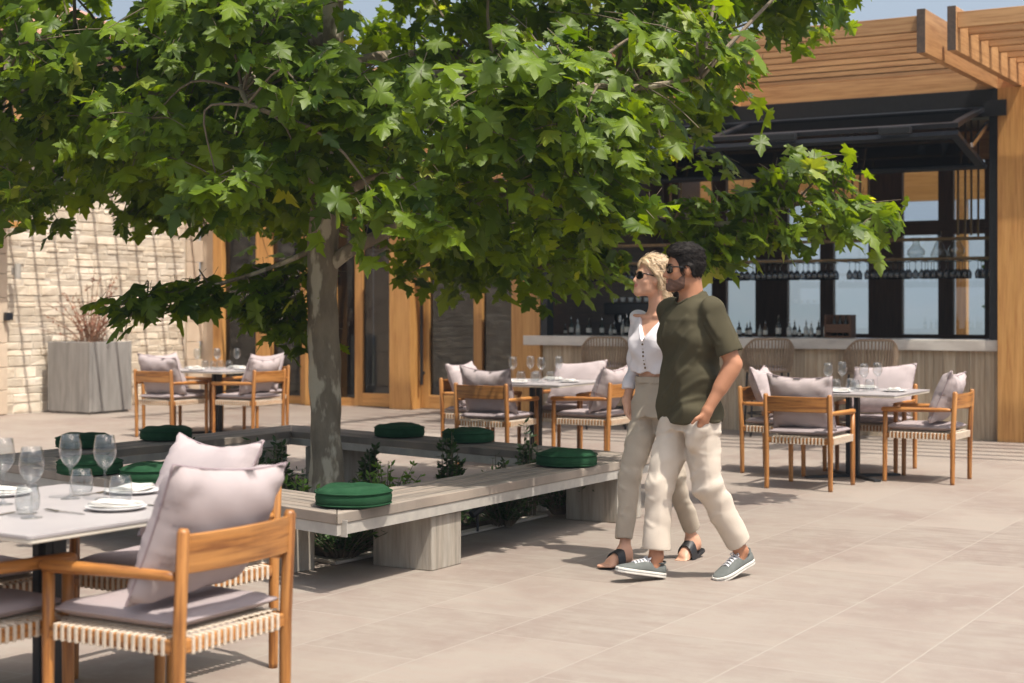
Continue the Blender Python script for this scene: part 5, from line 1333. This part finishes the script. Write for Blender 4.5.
# trousers
def trousers(name, mm, parent, tab, legs, top, wav, seed, lo, hi, pocket=None):
    TV = Vol(lo, hi, .006)
    TV.union(lambda X, Y, Z: loft_d(X, Y, Z, tab), (-.35, -.3, .7), (.35, .3, 1.15), .02)
    for hp, kn, cf, r in legs:
        hp, kn, cf = map(np.array, (hp, kn, cf))
        TV.cone(hp, kn, r[0], r[1], .035); TV.cone(kn, cf, r[1], r[2], .02, None, True)
    sl, X, Y, Z = TV.full(); f = 0
    for hp, kn, cf, r in legs:
        hp, kn, cf = map(np.array, (hp, kn, cf))
        sd = 1/(1+np.exp(-(X*np.sign(kn[0]))*60))
        zk = kn[2]; u = Z-zk; yk = (Y-kn[1])
        f = f+sd*wav*(1.0*np.sin(50*Z+22*(Y-kn[1])+14*X+2.5*wob(X, Y, Z, 9, seed))*np.exp(-(u/.13)**2)+.35*np.sin(62*Z-25*Y+8*X+2.5*wob(X, Y, Z, 8, seed+1))*np.exp(-((Z-cf[2]-.14)/.06)**2)+.9*np.sin(46*(Z*.8-Y*.7*np.sign(kn[1]+.01)+np.abs(X)*.5)+2*wob(X, Y, Z, 7, seed+2))*np.exp(-((Z-.78)/.12)**2)+.35*np.sin(34*Z+15*X-12*Y+3*wob(X, Y, Z, 6, seed+4)))
    TV.F += (f+.006*wob(X, Y, Z, 14, seed+3)+.011*(np.abs(wob(X+.3*Z, Y-.2*Z, Z*.62, 22, seed+7))-.3)*np.clip((Z-.24)/.12, 0, 1)).astype(np.float32)
    for L_ in (((-.02, .77), (-.16, .68)), ((-.01, .80), (-.17, .79)), ((.02, .77), (.15, .66)), ((.02, .80), (.17, .77)), ((-.02, .74), (-.10, .60)), ((-.15, .60), (-.05, .54)), ((-.15, .50), (-.05, .46)), ((.15, .58), (.05, .52)), ((.15, .47), (.06, .43)), ((-.14, .36), (-.05, .30)), ((.14, .33), (.05, .29))): TV.F += ridge(X, Z, *L_, .005, .011)
    TV.cut(lambda X, Y, Z: Z-top)
    for hp, kn, cf, r in legs:
        kn, cf = np.array(kn), np.array(cf); d = (cf-kn)/np.linalg.norm(cf-kn)
        TV.cut(lambda X, Y, Z: -cone_d(X, Y, Z, cf-d*.07, cf+d*.1, r[2]-.014, r[2]-.010), cf-.25, cf+.25)
    if pocket: TV.union(pocket, (-.3, -.1, .65), (0, .3, 1.0), .06)
    return snet(TV, name, mm, parent, None, 1)
legs = [((.088, .005, .87), (.092, .135, .50), (.088, .163, .165), (.100, .079, .072)), ((-.088, .0, .87), (-.090, -.045, .50), (-.086, -.262, .185), (.101, .080, .070))]
pk = lambda X, Y, Z: cone_d(X, Y, Z, np.array((-.160, .07, .82)), np.array((-.125, .085, .74)), .040, .036)
trousers('trousers', M['manpants'], man, [(.80, 0, 0, .172, .125), (.87, 0, 0, .174, .125), (.93, 0, 0, .160, .110)], legs, .875, .0032, 31, (-.30, -.42, .08), (.30, .45, 1.05), pk)
shoe(man, (.086, .178, .103), radians(-4), radians(-11)); shoe(man, (-.086, -.272, .128), radians(8), radians(15))

# ---------------------------------------------------------------- the woman
B_ = radians(46)
hW = headT((.012, .05, 1.515), radians(-30), radians(-7), (-.2, -.22, 1.36), (.26, .26, 1.82)); SW_ = .96
def wt_(ex): return [(.85, 0, -.005, .13+ex, .08+ex), (.97, 0, -.005, .13+ex, .085+ex), (1.06, 0, 0, .122+ex, .086+ex), (1.15, 0, .004, .122+ex, .086+ex), (1.25, 0, .010, .138+ex, .104+ex), (1.33, 0, .0, .150+ex, .092+ex), (1.39, 0, -.008, .118+ex, .070+ex), (1.43, 0, -.01, .07+ex, .056+ex), (1.47, 0, -.006, .042+ex, .044+ex)]
W_R, W_L = (.055, .235, .088), (-.05, -.25, .110)
V = Vol((-.50, -.45, 0), (.42, .55, 1.80), HM)
V.union(lambda X, Y, Z: loft_d(X, Y, Z, wt_(0)), (-.3, -.25, .83), (.3, .25, 1.5), .02)
for sx in (-1, 1): V.ell((sx*.066, .075, 1.245), (.056, .05, .055), .03)
V.cone((0, -.012, 1.40), (.006, .022, 1.55), .050, .043, .03); V.cone((0, -.02, 1.42), (0, .0, 1.58), .04, .04, .03)
wSR, wER, wWR = (.150, -.01, 1.375), (.205, -.05, 1.12), (.185, .06, .92)
wSL, wEL, wWL = (-.150, -.01, 1.375), (-.20, -.16, 1.15), (-.12, -.28, 1.03)
for S_, E_, W2 in ((wSR, wER, wWR), (wSL, wEL, wWL)):
    V.cone(S_, E_, .043, .034, .03); V.cone(E_, W2, .034, .023, .015)
hand(V, wWR, (-.38, .12, -.9), (.9, 0, -.1), L=.165, curl=.3); hand(V, wWL, (.5, -.6, -.4), (-.3, -1, .1), L=.165, curl=.3)
for cx, d_ in ((-.07, 1), (.07, 1)): V.cone((cx*.25, .06, 1.402), (cx*2, .045, 1.408), .011, .010, .014)
for hp, kn, an in (((.085, .0, .88), (.075, .155, .50), W_R), ((-.085, .0, .88), (-.07, -.05, .50), W_L)):
    V.cone(hp, kn, .070, .040, .03); V.cone(kn, an, .040, .030, .02)
head_parts(V, hW, True, SW_)
fR = foot(V, W_R, radians(-3), 0); fL = foot(V, W_L, radians(4), radians(18))
headF = Vol((-.2, -.22, 1.34), (.26, .26, 1.80), .004); head_parts(headF, hW, True, SW_)
def wo_mi(c):
    x, y, z = hW[0](c[:, 0], c[:, 1], c[:, 2]); return np.where((np.abs(z-.049) < .009) & (y > .083) & (np.abs(x) < .021), 1, 0)
wo = snet(V, 'person', [M['skinf'], M['lips']], None, wo_mi, 2)
wo.location = (.835, 8.93, 0); wo.rotation_euler = (0, 0, pi/2+B_)
tag(wo, 'blond woman in white button blouse, sand trousers and dark sunglasses walking beside the man', 'person')
hv = Vol((-.2, -.22, 1.34), (.26, .26, 1.80), .004); sl, X, Y, Z = hv.full(); x, y, z = hW[0](X, Y, Z); x, y, z = x/SW_, y/SW_, z/SW_
zl = np.interp(y.ravel(), [-.14, -.08, -.03, -.008, .02, .04, .055, .07, .085, .1], [.03, .035, .05, .118, .140, .155, .168, .182, .195, .205]).reshape(y.shape).astype(np.float32)
th = .012+.008*np.clip((z-.16)/.05, 0, 1)+.0016*np.sin(210*(z*.6-y*.8)+2*wob(X, Y, Z, 12, 8))+.002*wob(X, Y, Z, 22, 6)
hv.F = np.maximum(headF.F-th, (zl-z)*.8).astype(np.float32)
T2 = (lambda X, Y, Z: hW[0](X, Y, Z), hW[2])
hv.cone((0, -.085, .08), (0, -.085, .02), .036, .034, .02, T2); hv.cone((0, -.085, .02), (-.02, -.085, -.10), .034, .018, .015, T2)
for sx in (-1, 1): hv.cone((sx*.073, .02, .15), (sx*.079, -.03, .07), .010, .013, .012, T2)
hv.F += (.001*np.sin(260*(x+y*.4)+2*wob(X, Y, Z, 20, 2))).astype(np.float32)
hv.cut(lambda X, Y, Z: -(headF.F+.006)); hm = snet(hv, 'hair', M['hairblond'], wo, None, 1); strands(hm, M['hairblond'], 1700, lambda x, y, z: (0, -1.0, -.55), hW, .055, .0012, 6)
eyebrows(wo, hW, SW_, M['hairblond'])
sunglasses(wo, hW, SW_, mm='tort')
# blouse
BV = Vol((-.32, -.36, .98), (.34, .24, 1.50), .006)
bt = [(1.085, 0, .0, .158, .112), (1.13, 0, .004, .160, .116), (1.20, 0, .010, .160, .126), (1.27, 0, .012, .164, .128), (1.34, 0, .0, .166, .110), (1.395, 0, -.008, .130, .082), (1.44, 0, -.012, .080, .066), (1.455, 0, -.012, .07, .06)]
BV.union(lambda X, Y, Z: loft_d(X, Y, Z, bt), (-.3, -.25, .98), (.3, .24, 1.5), .02)
for sx in (-1, 1): BV.ell((sx*.066, .083, 1.245), (.062, .052, .06), .035)
for S_, E_, W2 in ((wSR, wER, wWR), (wSL, wEL, wWL)):
    S_, E_, W2 = map(np.array, (S_, E_, W2)); BV.cone(S_+(0, 0, .008), E_, .060, .052, .03); BV.cone(E_, E_*.25+W2*.75, .052, .044, .02, None, True)
sl, X, Y, Z = BV.full()
BV.F += (.008*(np.abs(wob(X*.8+.4*Z, Y, Z*.8, 18, 71))-.3)+.005*np.sin(60*(Z*.5+X*.8)+2.5*wob(X, Y, Z, 8, 21))*np.clip((1.22-Z)/.1, .1, 1)+.004*np.sin(48*(Z-.6*np.abs(X))+2.5*wob(X, Y, Z, 7, 22))+.004*wob(X, Y, Z, 18, 23)).astype(np.float32)
def vneck(X, Y, Z):
    w = (Z-1.262)*.62; return -np.maximum(np.maximum((np.abs(X)-w)*.8, 1.262-Z), -.02-Y+.0*Z)
BV.cut(vneck); BV.cut(lambda X, Y, Z: -cone_d(X, Y, Z, np.array((0, .0, 1.40)), np.array((0, .03, 1.7)), .066, .09))
BV.cut(lambda X, Y, Z: -ell_d(X, Y, Z, np.array((0, 0, 1.07)), (.135, .095, .055)))
blouse = snet(BV, 'blouse', M['blouse'], wo, None, 1)
# front placket and buttons sit on the real surface: march inwards along -Y
def front(V, x, z):
    ix = int(round((x-V.lo[0])/V.h)); iz = int(round((z-V.lo[2])/V.h)); col = V.F[ix, :, iz]; k = np.where(col < 0)[0]
    return V.ax[1][k[-1]] if len(k) else .12
P = [(0, front(BV, 0, z)+.002, z) for z in np.linspace(1.10, 1.252, 8)]
b = MB()
for q in range(7): b.bar(P[q], P[q+1], .026, .004, 0, (0, 1, 0))
b.build('placket', M['blouse'], blouse)
b = MB()
for z in np.linspace(1.112, 1.245, 7): y_ = front(BV, 0, z)+.004; b.lathe([(0, 0), (.0062, 0), (.0062, .003), (0, .0035)], 10); n_ = 40; b.v[-n_:] = [(X_, y_+Z_, z+Y_) for X_, Y_, Z_ in b.v[-n_:]]
b.build('buttons', M['bronze'], blouse)
ty = lambda x, z: front(BV, x, z)
e = MB()
for sx in (-1, 1):
    P = []
    for z in np.linspace(1.262, 1.415, 9):
        x_ = sx*((z-1.262)*.62+.006); P.append((x_, ty(x_, z)+.001, z))
    e.tube(P, .0055, 6)
e.build('neck_band', M['blouse'], blouse, smooth=True)
legs = [((.086, .0, .88), (.078, .16, .50), (.060, .233, .150), (.090, .065, .048)), ((-.086, .0, .88), (-.072, -.05, .50), (-.052, -.242, .175), (.090, .065, .048))]
tr = trousers('trousers', M['womanpants'], wo, [(.83, 0, -.005, .176, .122), (.92, 0, -.005, .170, .118), (1.0, 0, -.002, .148, .104), (1.045, 0, 0, .133, .097), (1.06, 0, 0, .133, .097)], legs, 1.06, .0030, 55, (-.30, -.42, .06), (.30, .48, 1.12))
# waistband and pleats
b = MB(); P = [(.136*np.sign(cos(a))*abs(cos(a))**.85, .100*np.sign(sin(a))*abs(sin(a))**.85, 1.045) for a in [2*pi*k/40 for k in range(41)]]
for q in range(40): b.bar((P[q][0], P[q][1], 1.043), (P[q+1][0], P[q+1][1], 1.043), .008, .034)
b.build('waistband', M['womanpants'], tr)
# flat black sandals
def sandal(P, parent):
    b = MB(); prof = [(-.070, .018), (-.06, .030), (-.03, .034), (.02, .034), (.07, .040), (.12, .044), (.16, .042), (.185, .030), (.197, .012)]
    poly = [(w-.002, y) for y, w in prof]+[(-w-.002, y) for y, w in reversed(prof)]; n = len(poly)
    vs = [P(x, y, -.105) for x, y in poly]+[P(x, y, -.086) for x, y in poly]
    b.add(vs, [tuple(range(n-1, -1, -1)), tuple(range(n, 2*n))]+[(k, (k+1) % n, n+(k+1) % n, n+k) for k in range(n)])
    o = b.build('sandal', M['sandal'], parent, bevel=.003)
    s = MB(); N = 12
    for (y0, y1, wd) in ((.045, .105, .05),):
        vs = []
        for k in range(N+1):
            a = pi*k/N; x = .050*cos(a)-.002; zt = -.088+(.094)*abs(sin(a))**.6
            for yy, dz in ((y0-.012*sin(a), .004+.008*sin(a)), (y1-.018*sin(a), -.008*sin(a)+.002), (y1-.018*sin(a), -.004-.008*sin(a)), (y0-.012*sin(a), 0)): vs.append(P(x, yy, zt+dz))
        s.add(vs, [(k*4+q, k*4+(q+1) % 4, (k+1)*4+(q+1) % 4, (k+1)*4+q) for k in range(N) for q in range(4)])
    s.build('strap', M['sandal'], o, smooth=False)
sandal(fR, wo); sandal(fL, wo)
# ================================================================ the air
if HAZE:
    m = bpy.data.materials.new('pale_air'); m.use_nodes = True; t = m.node_tree; t.nodes.clear()
    o_ = t.nodes.new('ShaderNodeOutputMaterial'); pv = t.nodes.new('ShaderNodeVolumePrincipled')
    pv.inputs['Color'].default_value = (.62, .79, 1.0, 1); pv.inputs['Density'].default_value = HAZE; pv.inputs['Anisotropy'].default_value = .2
    t.links.new(pv.outputs[0], o_.inputs['Volume'])
    b = MB(); b.span((-3600, -3600, -100), (3600, 3700, 420)); o = b.build('haze', m); tag(o, kind='stuff')
